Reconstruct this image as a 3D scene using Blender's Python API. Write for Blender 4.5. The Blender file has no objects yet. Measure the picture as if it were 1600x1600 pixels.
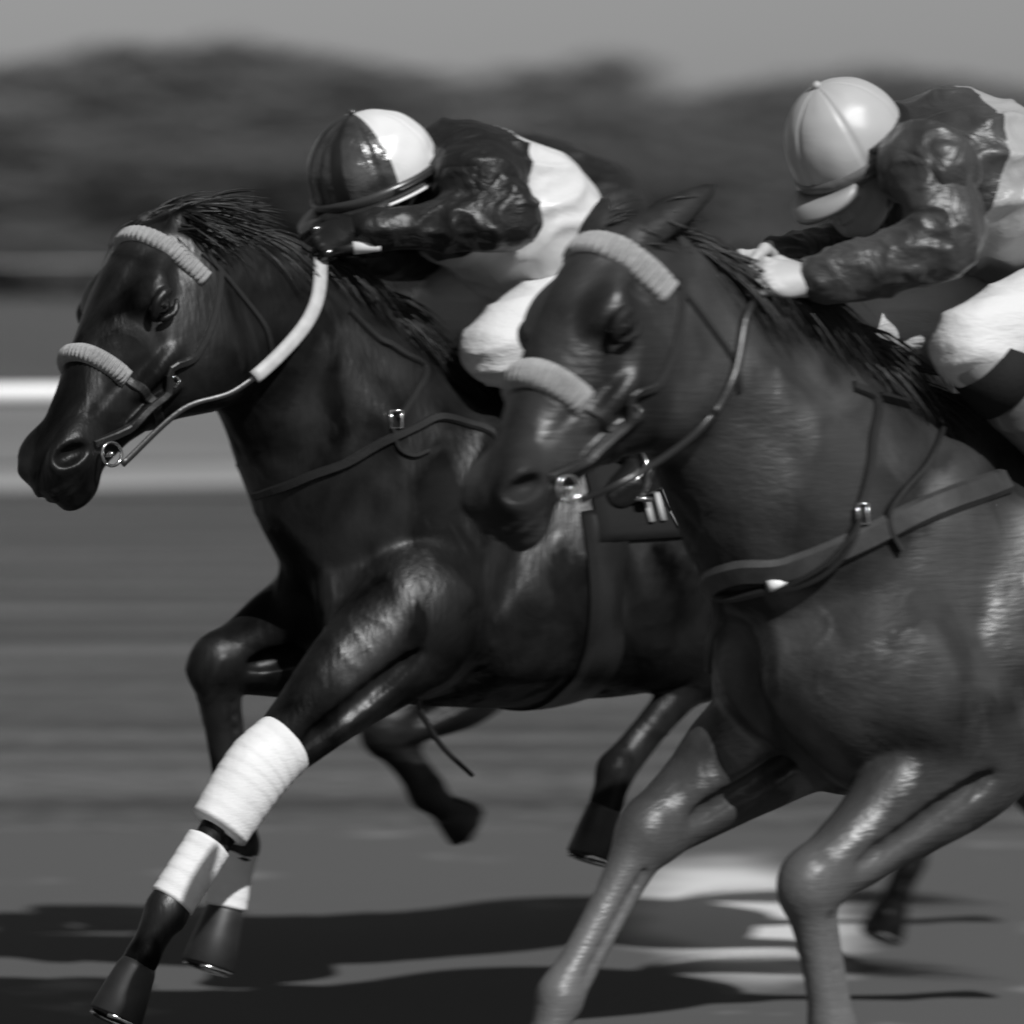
import bpy, math, random
import numpy as np
from mathutils import Vector, Matrix
from mathutils.bvhtree import BVHTree

random.seed(7)
S = bpy.context.scene
COL = S.collection
R = math.radians

# ------------------------------------------------------------------ camera
CAM_H, HOR, FPX = 1.8, 388.0, 9545.0          # eye height, horizon row, focal length in px of the 1600 px photo
cd = bpy.data.cameras.new('camera'); cam = bpy.data.objects.new('camera', cd); COL.objects.link(cam)
cam.location = (0, 0, CAM_H); cam.rotation_euler = (R(90), 0, 0)
cd.sensor_width = 36; cd.lens = 36 * FPX / 1600
cd.shift_y = -(800 - HOR) / 1600
cd.clip_start = 0.5; cd.clip_end = 3000
cd.dof.use_dof = True; cd.dof.focus_distance = 12.05
cd.dof.aperture_fstop = 3.8; cd.dof.aperture_ratio = 0.33
S.camera = cam

# ------------------------------------------------------------------ light
sun_to = Vector((0.56, -0.85, 0.95)).normalized()
elev = math.asin(sun_to.z)
w = bpy.data.worlds.new('World'); S.world = w; w.use_nodes = True
nt = w.node_tree; nt.nodes.clear()
sky = nt.nodes.new('ShaderNodeTexSky'); sky.sky_type = 'NISHITA'; sky.sun_disc = False
sky.sun_elevation = elev; sky.sun_rotation = math.atan2(sun_to.x, sun_to.y)
sky.air_density = 1.0; sky.dust_density = 1.0
bw = nt.nodes.new('ShaderNodeRGBToBW'); bgn = nt.nodes.new('ShaderNodeBackground'); wo = nt.nodes.new('ShaderNodeOutputWorld')
nt.links.new(sky.outputs[0], bw.inputs[0]); nt.links.new(bw.outputs[0], bgn.inputs[0]); nt.links.new(bgn.outputs[0], wo.inputs[0])
bgn.inputs[1].default_value = 0.053
sl = bpy.data.lights.new('sun', 'SUN'); so = bpy.data.objects.new('sun', sl); COL.objects.link(so)
sl.energy = 4.0; sl.angle = R(0.5)
so.rotation_euler = (-sun_to).to_track_quat('-Z', 'Y').to_euler(); so.location = (8, -5, 10)
S.view_settings.view_transform = 'Standard'; S.view_settings.look = 'None'
S.view_settings.exposure = 0.0; S.view_settings.gamma = 1.0

# ------------------------------------------------------------------ numeric helpers
def V(*a): return np.array(a, float)
def unit(v): v = np.asarray(v, float); return v / np.linalg.norm(v)

def lattice(seed):
    return np.random.RandomState(seed).rand(32, 32, 32).astype(np.float32)
_LAT = {}
def noise(P, seed=0):
    """value noise in 0..1 for an (n,3) array"""
    if seed not in _LAT: _LAT[seed] = lattice(seed)
    L = _LAT[seed]; P = np.asarray(P, np.float32); i = np.floor(P).astype(int); f = P - i
    f = f * f * (3 - 2 * f); out = np.zeros(len(P), np.float32)
    for a in (0, 1):
        for b in (0, 1):
            for c in (0, 1):
                wgt = (f[:, 0] if a else 1 - f[:, 0]) * (f[:, 1] if b else 1 - f[:, 1]) * (f[:, 2] if c else 1 - f[:, 2])
                out += wgt * L[(i[:, 0] + a) % 32, (i[:, 1] + b) % 32, (i[:, 2] + c) % 32]
    return out

def spline(pts, n):
    """Catmull-Rom through pts (m,d) sampled at n points"""
    P = np.asarray(pts, float); m = len(P)
    E = np.vstack([2 * P[0] - P[1], P, 2 * P[-1] - P[-2]])
    t = np.linspace(0, m - 1, n); k = np.minimum(t.astype(int), m - 2); f = (t - k)[:, None]
    a, b, c, d = E[k], E[k + 1], E[k + 2], E[k + 3]
    return 0.5 * ((2 * b) + (-a + c) * f + (2 * a - 5 * b + 4 * c - d) * f ** 2 + (-a + 3 * b - 3 * c + d) * f ** 3)

# ------------------------------------------------------------------ solid modelling on a grid (smooth unions -> one skin)
def axis(lo, hi, step, fine=None, fstep=None):
    out = [lo]
    while out[-1] < hi:
        s = fstep if fine and fine[0] <= out[-1] <= fine[1] else step
        out.append(out[-1] + s)
    return np.array(out)

class Field:
    def __init__(s, xs, ys, zs):
        s.ax = [np.asarray(a, np.float32) for a in (xs, ys, zs)]
        s.F = np.full([len(a) for a in s.ax], 1.0, np.float32)
    def win(s, lo, hi):
        sl = []
        for a, l, h in zip(s.ax, lo, hi):
            i = max(0, np.searchsorted(a, l)); j = min(len(a), np.searchsorted(a, h))
            if j <= i: return None
            sl.append(slice(i, j))
        g = [a[q] for a, q in zip(s.ax, sl)]
        return tuple(sl), g[0][:, None, None], g[1][None, :, None], g[2][None, None, :]
    def put(s, sl, d, k, op):
        A = s.F[sl]
        if op == 'add':
            h = np.maximum(k - np.abs(A - d), 0) / k; s.F[sl] = np.minimum(A, d) - h * h * k * 0.25
        else:
            d = -d; h = np.maximum(k - np.abs(A - d), 0) / k; s.F[sl] = np.maximum(A, d) + h * h * k * 0.25
    def ell(s, c, r, M=None, k=.03, op='add'):
        """ellipsoid, M rows = its axes"""
        c = np.asarray(c, float); r = np.asarray(r, float); m = r.max() + k * 1.5 + .01
        W = s.win(c - m, c + m)
        if W is None: return
        sl, X, Y, Z = W; X = X - c[0]; Y = Y - c[1]; Z = Z - c[2]
        if M is None: M = np.eye(3)
        q = [(M[i][0] * X + M[i][1] * Y + M[i][2] * Z) / r[i] for i in range(3)]
        n1 = np.sqrt(q[0] ** 2 + q[1] ** 2 + q[2] ** 2)
        n2 = np.sqrt((q[0] / r[0]) ** 2 + (q[1] / r[1]) ** 2 + (q[2] / r[2]) ** 2) + 1e-9
        s.put(sl, (n1 * (n1 - 1) / n2).astype(np.float32), k, op)
    def limb(s, a, b, ra, rb, k=.03, flat=1.0, n=None, op='add'):
        """round cone, squeezed by flat along direction n"""
        a = np.asarray(a, float); b = np.asarray(b, float); m = max(ra, rb) * max(1, flat) + k * 1.5 + .01
        W = s.win(np.minimum(a, b) - m, np.maximum(a, b) + m)
        if W is None: return
        sl, X, Y, Z = W; X = X - a[0]; Y = Y - a[1]; Z = Z - a[2]; ab = b - a
        if flat != 1.0:
            n = unit(n); e = 1 / flat - 1; dt = n[0] * X + n[1] * Y + n[2] * Z
            X = X + n[0] * dt * e; Y = Y + n[1] * dt * e; Z = Z + n[2] * dt * e; ab = ab + n * (n @ ab) * e
        L2 = ab @ ab; t = np.clip((X * ab[0] + Y * ab[1] + Z * ab[2]) / L2, 0, 1)
        d = np.sqrt((X - t * ab[0]) ** 2 + (Y - t * ab[1]) ** 2 + (Z - t * ab[2]) ** 2) - (ra + (rb - ra) * t)
        s.put(sl, (d * min(1, flat)).astype(np.float32), k, op)
    def chain(s, pts, rs, k=.02, flat=1.0, n=None, op='add', sub=4):
        P = spline(pts, (len(pts) - 1) * sub + 1); r = np.interp(np.linspace(0, len(pts) - 1, len(P)), range(len(pts)), rs)
        for i in range(len(P) - 1): s.limb(P[i], P[i + 1], r[i], r[i + 1], k, flat, n, op)
    def loft(s, o, M, st, k=.03, e=2.2):
        """sections along M[0] from o: rows (pos, top, bottom, half width, egg); M[1] lateral, M[2] up"""
        st = np.asarray(st, float); c0 = o + M[0] * st[0, 0]; c1 = o + M[0] * st[-1, 0]
        m = max(np.abs(st[:, 1:4]).max(), .1) + k + .03
        if s.ax[0] is None: return
        lo = np.minimum(c0, c1) - m; hi = np.maximum(c0, c1) + m
        W = s.win(lo, hi)
        if W is None: return
        sl, X, Y, Z = W; X = X - o[0]; Y = Y - o[1]; Z = Z - o[2]
        a = M[0][0] * X + M[0][1] * Y + M[0][2] * Z
        u = M[1][0] * X + M[1][1] * Y + M[1][2] * Z
        v = M[2][0] * X + M[2][1] * Y + M[2][2] * Z
        n = 160; tt = np.linspace(st[0, 0], st[-1, 0], n)
        T = [np.interp(tt, st[:, 0], st[:, j]) for j in range(1, 5)]
        ker = np.array([1, 2, 3, 4, 3, 2, 1.]); ker /= ker.sum()
        T = [np.convolve(np.pad(q, 3, 'edge'), ker, 'valid') for q in T]
        top, bot, wd, eg = [np.interp(a, tt, q) for q in T]
        h = (top - bot) / 2; zc = (top + bot) / 2
        q = np.clip((v - zc) / h, -1.3, 1.3); wd = wd * (1 - eg * q)
        g = (np.abs(u / wd) ** e + np.abs((v - zc) / h) ** e) ** (1 / e)
        d = (g - 1) * np.minimum(wd, h)
        over = np.maximum(st[0, 0] - a, a - st[-1, 0]); d = np.where(over > 0, np.maximum(d, 0) + over, d)
        s.put(sl, d.astype(np.float32), k, 'add')
    def skin(s):
        F = s.F; nx, ny, nz = F.shape; sg = F < 0
        c = [sg[i:nx - 1 + i, j:ny - 1 + j, l:nz - 1 + l] for i in (0, 1) for j in (0, 1) for l in (0, 1)]
        anyc = np.zeros_like(c[0]); allc = np.ones_like(c[0])
        for q in c: anyc = anyc | q; allc = allc & q
        act = anyc & ~allc; I = np.argwhere(act); idm = np.full(act.shape, -1, np.int32); idm[act] = np.arange(len(I))
        cv = {}
        for i in (0, 1):
            for j in (0, 1):
                for l in (0, 1): cv[(i, j, l)] = F[I[:, 0] + i, I[:, 1] + j, I[:, 2] + l]
        acc = np.zeros((len(I), 3)); cnt = np.zeros(len(I))
        for A in cv:
            for ax in range(3):
                if A[ax]: continue
                B = list(A); B[ax] = 1; B = tuple(B); fa, fb = cv[A], cv[B]; m = (fa < 0) != (fb < 0)
                t = np.where(m, fa / np.where(m, fa - fb, 1), 0); p = np.tile(np.array(A, float), (len(I), 1)); p[:, ax] = t
                acc[m] += p[m]; cnt[m] += 1
        loc = acc / cnt[:, None]; P = np.empty_like(loc)
        for ax in range(3):
            a = s.ax[ax]; P[:, ax] = a[I[:, ax]] + loc[:, ax] * (a[I[:, ax] + 1] - a[I[:, ax]])
        faces = []
        for ax in range(3):
            b, d = [q for q in range(3) if q != ax]
            s0 = [slice(1, -1)] * 3; s1 = [slice(1, -1)] * 3; s0[ax] = slice(0, -1); s1[ax] = slice(1, None)
            g0 = sg[tuple(s0)]; g1 = sg[tuple(s1)]; ch = np.argwhere(g0 != g1); fl = g0[g0 != g1]
            base = ch.copy(); base[:, b] += 1; base[:, d] += 1
            def cid(db, dd):
                q = base.copy(); q[:, b] += db; q[:, d] += dd; return idm[q[:, 0], q[:, 1], q[:, 2]]
            Q = np.stack([cid(-1, -1), cid(0, -1), cid(0, 0), cid(-1, 0)], 1)
            flip = fl if ax != 1 else ~fl
            Q[~flip] = Q[~flip][:, ::-1]; faces.append(Q)
        Q = np.vstack(faces); Q = Q[(Q >= 0).all(1)]
        return P, Q

def relax(P, Q, it=2, f=.5):
    for _ in range(it):
        acc = np.zeros_like(P); cnt = np.zeros(len(P))
        for i in range(4):
            a, b = Q[:, i], Q[:, (i + 1) % 4]
            np.add.at(acc, a, P[b]); np.add.at(acc, b, P[a]); np.add.at(cnt, a, 1); np.add.at(cnt, b, 1)
        P = P + f * (acc / np.maximum(cnt, 1)[:, None] - P)
    return P
def vnormals(P, Q):
    n = np.cross(P[Q[:, 2]] - P[Q[:, 0]], P[Q[:, 3]] - P[Q[:, 1]]); N = np.zeros_like(P)
    for i in range(4): np.add.at(N, Q[:, i], n)
    return N / (np.linalg.norm(N, axis=1)[:, None] + 1e-12)

# ------------------------------------------------------------------ object helpers
BASE = V(0, 0, 0)      # subtracted from the coordinates of a thing's meshes: the thing's own base
def link(name, me, mat, parent=None):
    o = bpy.data.objects.new(name, me); COL.objects.link(o)
    if parent: o.parent = parent
    for m in (mat if isinstance(mat, (list, tuple)) else [mat]): me.materials.append(m)
    return o
def mesh_np(name, P, Q, mat, parent=None, smooth=True, base=True):
    me = bpy.data.meshes.new(name); P = np.asarray(P, float) - (BASE if base else 0)
    me.from_pydata(P.tolist(), [], [list(map(int, q)) for q in Q]) if not isinstance(Q, np.ndarray) else _fast(me, P, Q)
    me.polygons.foreach_set('use_smooth', [smooth] * len(me.polygons)); me.update()
    return link(name, me, mat, parent)
def _fast(me, P, Q):
    n, m = len(P), Q.shape[1]
    me.vertices.add(n); me.vertices.foreach_set('co', P.astype(np.float32).ravel())
    me.loops.add(len(Q) * m); me.loops.foreach_set('vertex_index', Q.astype(np.int32).ravel())
    me.polygons.add(len(Q)); me.polygons.foreach_set('loop_start', np.arange(0, len(Q) * m, m, dtype=np.int32))
    me.update(calc_edges=True); me.validate()
class MB:
    """collects pieces, all merged in ONE mesh"""
    def __init__(s): s.P = []; s.Q = []; s.n = 0
    def add(s, P, Q):
        s.P.append(np.asarray(P, float)); s.Q += [[int(i) + s.n for i in q] for q in Q]; s.n += len(P); return s
    def build(s, name, mat, parent=None, smooth=True, base=True):
        smooth = smooth and not getattr(s, 'flat_', False)
        return mesh_np(name, np.vstack(s.P), s.Q, mat, parent, smooth, base)
def sweep(path, rs, seg=10, flat=1.0, n=None, cap=True, twist=None):
    """tube along path (m,3) with radii; elliptical if flat != 1 (squeezed along n)"""
    P = np.asarray(path, float); m = len(P); rs = np.broadcast_to(rs, m) if np.ndim(rs) == 0 else np.asarray(rs)
    T = np.gradient(P, axis=0); T /= np.linalg.norm(T, axis=1)[:, None] + 1e-12
    ref = np.asarray(n if n is not None else (0.13, 0.31, 0.94), float); vs = []; N = ref - T[0] * (ref @ T[0])
    for i in range(m):
        N = (ref if n is not None else N); N = N - T[i] * (N @ T[i]); N /= np.linalg.norm(N) + 1e-12; B = np.cross(T[i], N)
        for j in range(seg):
            a = 2 * math.pi * j / seg; vs.append(P[i] + rs[i] * (math.cos(a) * flat * N + math.sin(a) * B))
    Q = [[i * seg + j, i * seg + (j + 1) % seg, (i + 1) * seg + (j + 1) % seg, (i + 1) * seg + j] for i in range(m - 1) for j in range(seg)]
    if cap: Q += [list(range(seg))[::-1], [(m - 1) * seg + j for j in range(seg)]]
    return vs, Q
def tag(o, label=None, cat=None, group=None, kind=None):
    if label: o['label'] = label
    if cat: o['category'] = cat
    if group: o['group'] = group
    if kind: o['kind'] = kind
    return o
def empty(name, loc, rz=0):
    o = bpy.data.objects.new(name, None); COL.objects.link(o); o.location = loc; o.rotation_euler = (0, 0, rz); o.empty_display_size = .2; return o

# ------------------------------------------------------------------ materials (a black and white world: every colour is a grey)
def mat(name, g, rough=.6, spec=.5, var=0, vscale=6, vstretch=(1, 1, 1), bump=0, bscale=60, bstretch=(1, 1, 1), sheen=0, coat=0,
        metal=0, bump2=0, b2scale=10, rvar=0, hi=None, dist=0.02, wet=None, legs=None, fine=0):
    m = bpy.data.materials.new(name); m.use_nodes = True; t = m.node_tree; N, K = t.nodes, t.links
    p = N['Principled BSDF']; p.inputs['Roughness'].default_value = rough; p.inputs['Specular IOR Level'].default_value = spec
    p.inputs['Base Color'].default_value = (g, g, g, 1); p.inputs['Metallic'].default_value = metal
    p.inputs['Sheen Weight'].default_value = sheen; p.inputs['Sheen Roughness'].default_value = .4; p.inputs['Coat Weight'].default_value = coat
    p.inputs['Coat Roughness'].default_value = .12
    tc = N.new('ShaderNodeTexCoord')
    def ns(scale, st, det=4, dst=0.0):
        mp = N.new('ShaderNodeMapping'); mp.inputs['Scale'].default_value = st; K.new(tc.outputs['Object'], mp.inputs[0])
        n = N.new('ShaderNodeTexNoise'); n.inputs['Scale'].default_value = scale; n.inputs['Detail'].default_value = det
        n.inputs['Distortion'].default_value = dst; K.new(mp.outputs[0], n.inputs['Vector']); return n
    if var:
        n = ns(vscale, vstretch, 6, .4); r = N.new('ShaderNodeMapRange'); K.new(n.outputs['Fac'], r.inputs['Value'])
        r.inputs['From Min'].default_value = .3; r.inputs['From Max'].default_value = .7
        r.inputs['To Min'].default_value = g * (1 - var); r.inputs['To Max'].default_value = g * (1 + var) if hi is None else hi
        K.new(r.outputs[0], p.inputs['Base Color'])
        if rvar:
            r2 = N.new('ShaderNodeMapRange'); K.new(n.outputs['Fac'], r2.inputs['Value']); r2.inputs['From Min'].default_value = .35; r2.inputs['From Max'].default_value = .65
            r2.inputs['To Min'].default_value = rough + rvar; r2.inputs['To Max'].default_value = rough - rvar; K.new(r2.outputs[0], p.inputs['Roughness'])
    if fine:
        n = ns(16, (.6, 1, 1), 8, .3); r5 = N.new('ShaderNodeMapRange'); K.new(n.outputs['Fac'], r5.inputs['Value']); r5.inputs['From Min'].default_value = .35; r5.inputs['From Max'].default_value = .65
        r5.inputs['To Min'].default_value = 1 - fine; r5.inputs['To Max'].default_value = 1 + fine; mm_ = N.new('ShaderNodeMath'); mm_.operation = 'MULTIPLY'; K.new(r.outputs[0], mm_.inputs[0]); K.new(r5.outputs[0], mm_.inputs[1]); K.new(mm_.outputs[0], p.inputs['Base Color'])
    if wet:
        n = ns(wet[0], (1, 1, .6), 6, .8); r3 = N.new('ShaderNodeMapRange'); K.new(n.outputs['Fac'], r3.inputs['Value']); r3.inputs['From Min'].default_value = .44; r3.inputs['From Max'].default_value = .60
        r3.inputs['To Min'].default_value = wet[1]; r3.inputs['To Max'].default_value = wet[2]; K.new(r3.outputs[0], p.inputs['Specular IOR Level'])
    if legs:
        sx = N.new('ShaderNodeSeparateXYZ'); K.new(tc.outputs['Object'], sx.inputs[0]); r4 = N.new('ShaderNodeMapRange'); K.new(sx.outputs[2], r4.inputs['Value'])
        r4.inputs['From Min'].default_value = legs[0]; r4.inputs['From Max'].default_value = legs[1]; r4.inputs['To Min'].default_value = 0; r4.inputs['To Max'].default_value = 1
        mx = N.new('ShaderNodeMix'); mx.data_type = 'RGBA'; K.new(r4.outputs[0], mx.inputs['Factor']); K.new(r.outputs[0], mx.inputs['A']); mx.inputs['B'].default_value = (legs[2],) * 3 + (1,); K.new(mx.outputs['Result'], p.inputs['Base Color'])
    last = None
    for b, sc, st, dst in ((bump2, b2scale, (1, 1, 1), 1.2), (bump, bscale, bstretch, .2)):
        if b:
            n = ns(sc, st, 5, dst); bn = N.new('ShaderNodeBump'); bn.inputs['Strength'].default_value = b; bn.inputs['Distance'].default_value = dist
            K.new(n.outputs['Fac'], bn.inputs['Height'])
            if last: K.new(last.outputs[0], bn.inputs['Normal'])
            K.new(bn.outputs[0], p.inputs['Normal']); last = bn
    return m
M = {}
# ------------------------------------------------------------------ a frame of reference for each galloping pair
class Frame:
    """origin under the withers, x = forward, y = the animal's left (towards the camera), z = up"""
    def __init__(s, u, Y, a, scale=1.0):
        s.o = V((u - 800) / FPX * Y, Y, 0); s.rz = math.pi + a; c, n = math.cos(s.rz), math.sin(s.rz)
        s.fx, s.fy = V(c, n, 0), V(-n, c, 0); s.sc = scale
    def J(s, u, v, lat=0.0):
        """the point of the animal's plane y = lat that is seen at pixel (u, v) of the photo"""
        d = V((u - 800) / FPX, 1, (HOR - v) / FPX); c = V(0, 0, CAM_H)
        t = (lat - (c - s.o) @ s.fy) / (d @ s.fy); p = c + d * t - s.o
        return V(p @ s.fx, p @ s.fy, p[2])
    def cam(s):
        p = V(0, 0, CAM_H) - s.o; return V(p @ s.fx, p @ s.fy, p[2])
    def ray(s, u, v):
        d = V((u - 800) / FPX, 1, (HOR - v) / FPX); return unit(V(d @ s.fx, d @ s.fy, d[2]))

def bvh_of(o):
    me = o.data; n = len(me.vertices); co = np.empty(n * 3, np.float32); me.vertices.foreach_get('co', co)
    return BVHTree.FromPolygons([tuple(map(float, q)) for q in co.reshape(-1, 3) + BASE], [tuple(p.vertices) for p in me.polygons])

def strap_pts(bvh, pts, n, smooth=True):
    P = spline(pts, n) if smooth else np.asarray(pts); out = []; N = []
    for p in P:
        q, nn, _, _ = bvh.find_nearest(Vector(p)); out.append(V(*q)); N.append(V(*nn))
    N = np.array(N)
    for _ in range(3): N[1:-1] = N[:-2] + N[1:-1] * 2 + N[2:]; N /= np.linalg.norm(N, axis=1)[:, None]
    return np.array(out), N
def strap(bvh, pts, width, thick=.004, n=40, off=.003, ribs=0, mb=None, bulge=0.0):
    """a strap lying on the skin along pts"""
    C, N = strap_pts(bvh, pts, n); C = C + N * off
    for _ in range(2): C[1:-1] = (C[:-2] + 2 * C[1:-1] + C[2:]) / 4
    T = np.gradient(C, axis=0); T /= np.linalg.norm(T, axis=1)[:, None]; B = np.cross(T, N); B /= np.linalg.norm(B, axis=1)[:, None]
    vs = []; k = 7
    ph = np.linspace(0, 1, n)
    for i in range(n):
        th = thick * (1 + (1.9 * (abs(math.sin(ph[i] * math.pi * ribs)) ** .7 - .7) if ribs else 0))
        for j in range(k):
            f = (j / (k - 1) - .5) * 2; prof = thick * .15 + th * (1 - abs(f) ** (4 if ribs else 12)) + bulge * (1 - f * f)
            vs.append(C[i] + B[i] * f * width / 2 + N[i] * prof)
        for j in range(k):
            f = (1 - j / (k - 1) - .5) * 2
            vs.append(C[i] + B[i] * f * width / 2 - N[i] * .012)
    s = 2 * k
    Q = [[i * s + j, (i + 1) * s + j, (i + 1) * s + (j + 1) % s, i * s + (j + 1) % s] for i in range(n - 1) for j in range(s)]
    Q += [list(range(s)), [(n - 1) * s + j for j in range(s)][::-1]]
    if mb is None: mb = MB()
    mb.add(vs, Q); mb.flat_ = not ribs; return mb

def strands(roots, dirs, length, w0, droop=.6, curl=.25, seg=6, seed=1, wind=(0, 0, 0)):
    """tapered locks of hair"""
    rs = np.random.RandomState(seed); mb = MB()
    for p, d in zip(roots, dirs):
        L = length * (.45 + .75 * rs.rand()); d = unit(np.asarray(d) + rs.randn(3) * curl); q = np.array(p, float); pts = [q.copy()]
        for i in range(seg):
            d = unit(d + np.array((0, 0, -droop)) / seg + np.asarray(wind) / seg + rs.randn(3) * curl * .35); q = q + d * L / seg; pts.append(q.copy())
        r = w0 * (.5 + rs.rand()) * np.array([1, 1.05, .95, .8, .6, .35, .05][:seg + 1])
        mb.add(*sweep(pts, r, seg=3, cap=False))
    return mb

# ------------------------------------------------------------------ materials
M['turf'] = mat('turf', .10, .95, .15, var=.5, vscale=1.1, vstretch=(.15, 1.4, 1), bump=.6, bscale=24, dist=.08, fine=.45)
M['sand'] = mat('sand_path', .30, .95, .1, var=.15, vscale=.8, bump=.3, bscale=12)
M['pale_turf'] = mat('pale_turf', .19, .95, .1, var=.25, vscale=.4, vstretch=(.2, 1.5, 1), bump=.3, bscale=12)
M['white_paint'] = mat('white_paint', .8, .35, var=.04, vscale=3)
M['black_coat'] = mat('black_coat', .0055, .42, .1, var=.6, vscale=8, hi=.016, bump=.28, bscale=90, bstretch=(1, 1, .10), bump2=.10, b2scale=20, dist=.007, wet=(7, .03, .6))
M['bay_coat'] = mat('bay_coat', .022, .40, .1, var=.45, vscale=6, hi=.048, bump=.26, bscale=90, bstretch=(.08, 1, 1), bump2=.08, b2scale=18, dist=.007, wet=(6, .04, 1.0), legs=(.86, .55, .115))
M['far_coat'] = mat('far_coat', .01, .5, .4, var=.3, vscale=4, bump=.2, bscale=50)
M['hair'] = mat('mane_hair', .010, .45, .5)
M['hair2'] = mat('brown_mane_hair', .016, .45, .5)
M['hoof'] = mat('hoof_horn', .02, .5, var=.3, vscale=20)
M['eye'] = mat('eye_gloss', .004, .05, .8, coat=1)
M['fleece'] = mat('fleece', .30, .85, .2, var=.15, vscale=60, bump=.5, bscale=220, dist=.004)
M['leather'] = mat('black_leather', .014, .38, .6, bump=.2, bscale=90, dist=.003)
M['brown_leather'] = mat('worn_leather', .04, .45, .5, var=.3, vscale=20, bump=.2, bscale=90, dist=.003)
M['rein'] = mat('pale_rubber_rein', .42, .5, .4, var=.12, vscale=40)
M['steel'] = mat('polished_steel', .7, .14, metal=1)
M['bandage'] = mat('white_bandage', .72, .8, .2, var=.08, vscale=14, bump=.2, bscale=60, bstretch=(1, 1, 3), dist=.006)
M['cloth_black'] = mat('black_cloth', .012, .8, .2, bump=.3, bscale=100, dist=.003)
M['mark'] = mat('pale_print', .5, .6)
M['skin'] = mat('skin', .30, .5, .4, var=.1, vscale=20, bump=.15, bscale=90, dist=.003)
M['pale_skin'] = mat('pale_skin', .42, .5, .4, var=.08, vscale=20, bump=.15, bscale=90, dist=.003)
M['dark_satin'] = mat('dark_satin', .014, .42, .4, var=.3, vscale=14, bump2=.55, b2scale=12, bump=.10, bscale=45, dist=.022)
M['grey_satin'] = mat('grey_satin', .042, .40, .5, var=.35, vscale=9, sheen=.15, bump2=.55, b2scale=12, bump=.10, bscale=45, dist=.022)
M['white_satin'] = mat('white_satin', .60, .38, .5, bump2=.4, b2scale=6, bump=.06, bscale=26, dist=.03)
M['silver_satin'] = mat('silver_satin', .34, .38, .5, bump2=.6, b2scale=7, bump=.1, bscale=30, dist=.02)
M['breeches'] = mat('white_breeches', .62, .6, .3, bump2=.2, b2scale=12, bump=.25, bscale=40, bstretch=(.5, 1, 2), dist=.015)
M['cap_pale'] = mat('pale_cap_silk', .42, .42, .5, bump2=.15, b2scale=8, dist=.01)
M['cap_white'] = mat('white_cap_silk', .66, .34, .5, bump2=.3, b2scale=10, dist=.01)
M['cap_dark'] = mat('dark_cap_silk', .05, .25, .7, var=.6, vscale=14, bump2=.6, b2scale=12, bump=.2, bscale=50, dist=.012)
M['cap_black'] = mat('black_cap_band', .01, .6)
M['shell'] = mat('helmet_shell', .04, .3, .6)
M['peak'] = mat('pale_peak', .30, .4, .5)
M['lens'] = mat('goggle_lens', .01, .08, .8, coat=1)
M['boot'] = mat('black_boot', .012, .2, .7, bump2=.35, b2scale=16, dist=.008)
M['boot_grey'] = mat('grey_boot', .12, .3, .6, bump2=.35, b2scale=16, dist=.008)

YL = V(0, 1, 0)
def head_frame(hp, hm, roll=0.0):
    s = unit(hm - hp); u = unit(YL - s * (YL @ s)); v = np.cross(s, u)
    if roll: u, v = u * math.cos(roll) + v * math.sin(roll), v * math.cos(roll) - u * math.sin(roll)
    return np.array([s, u, v])

def lerp(a, b, t): return a + (b - a) * t

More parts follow.
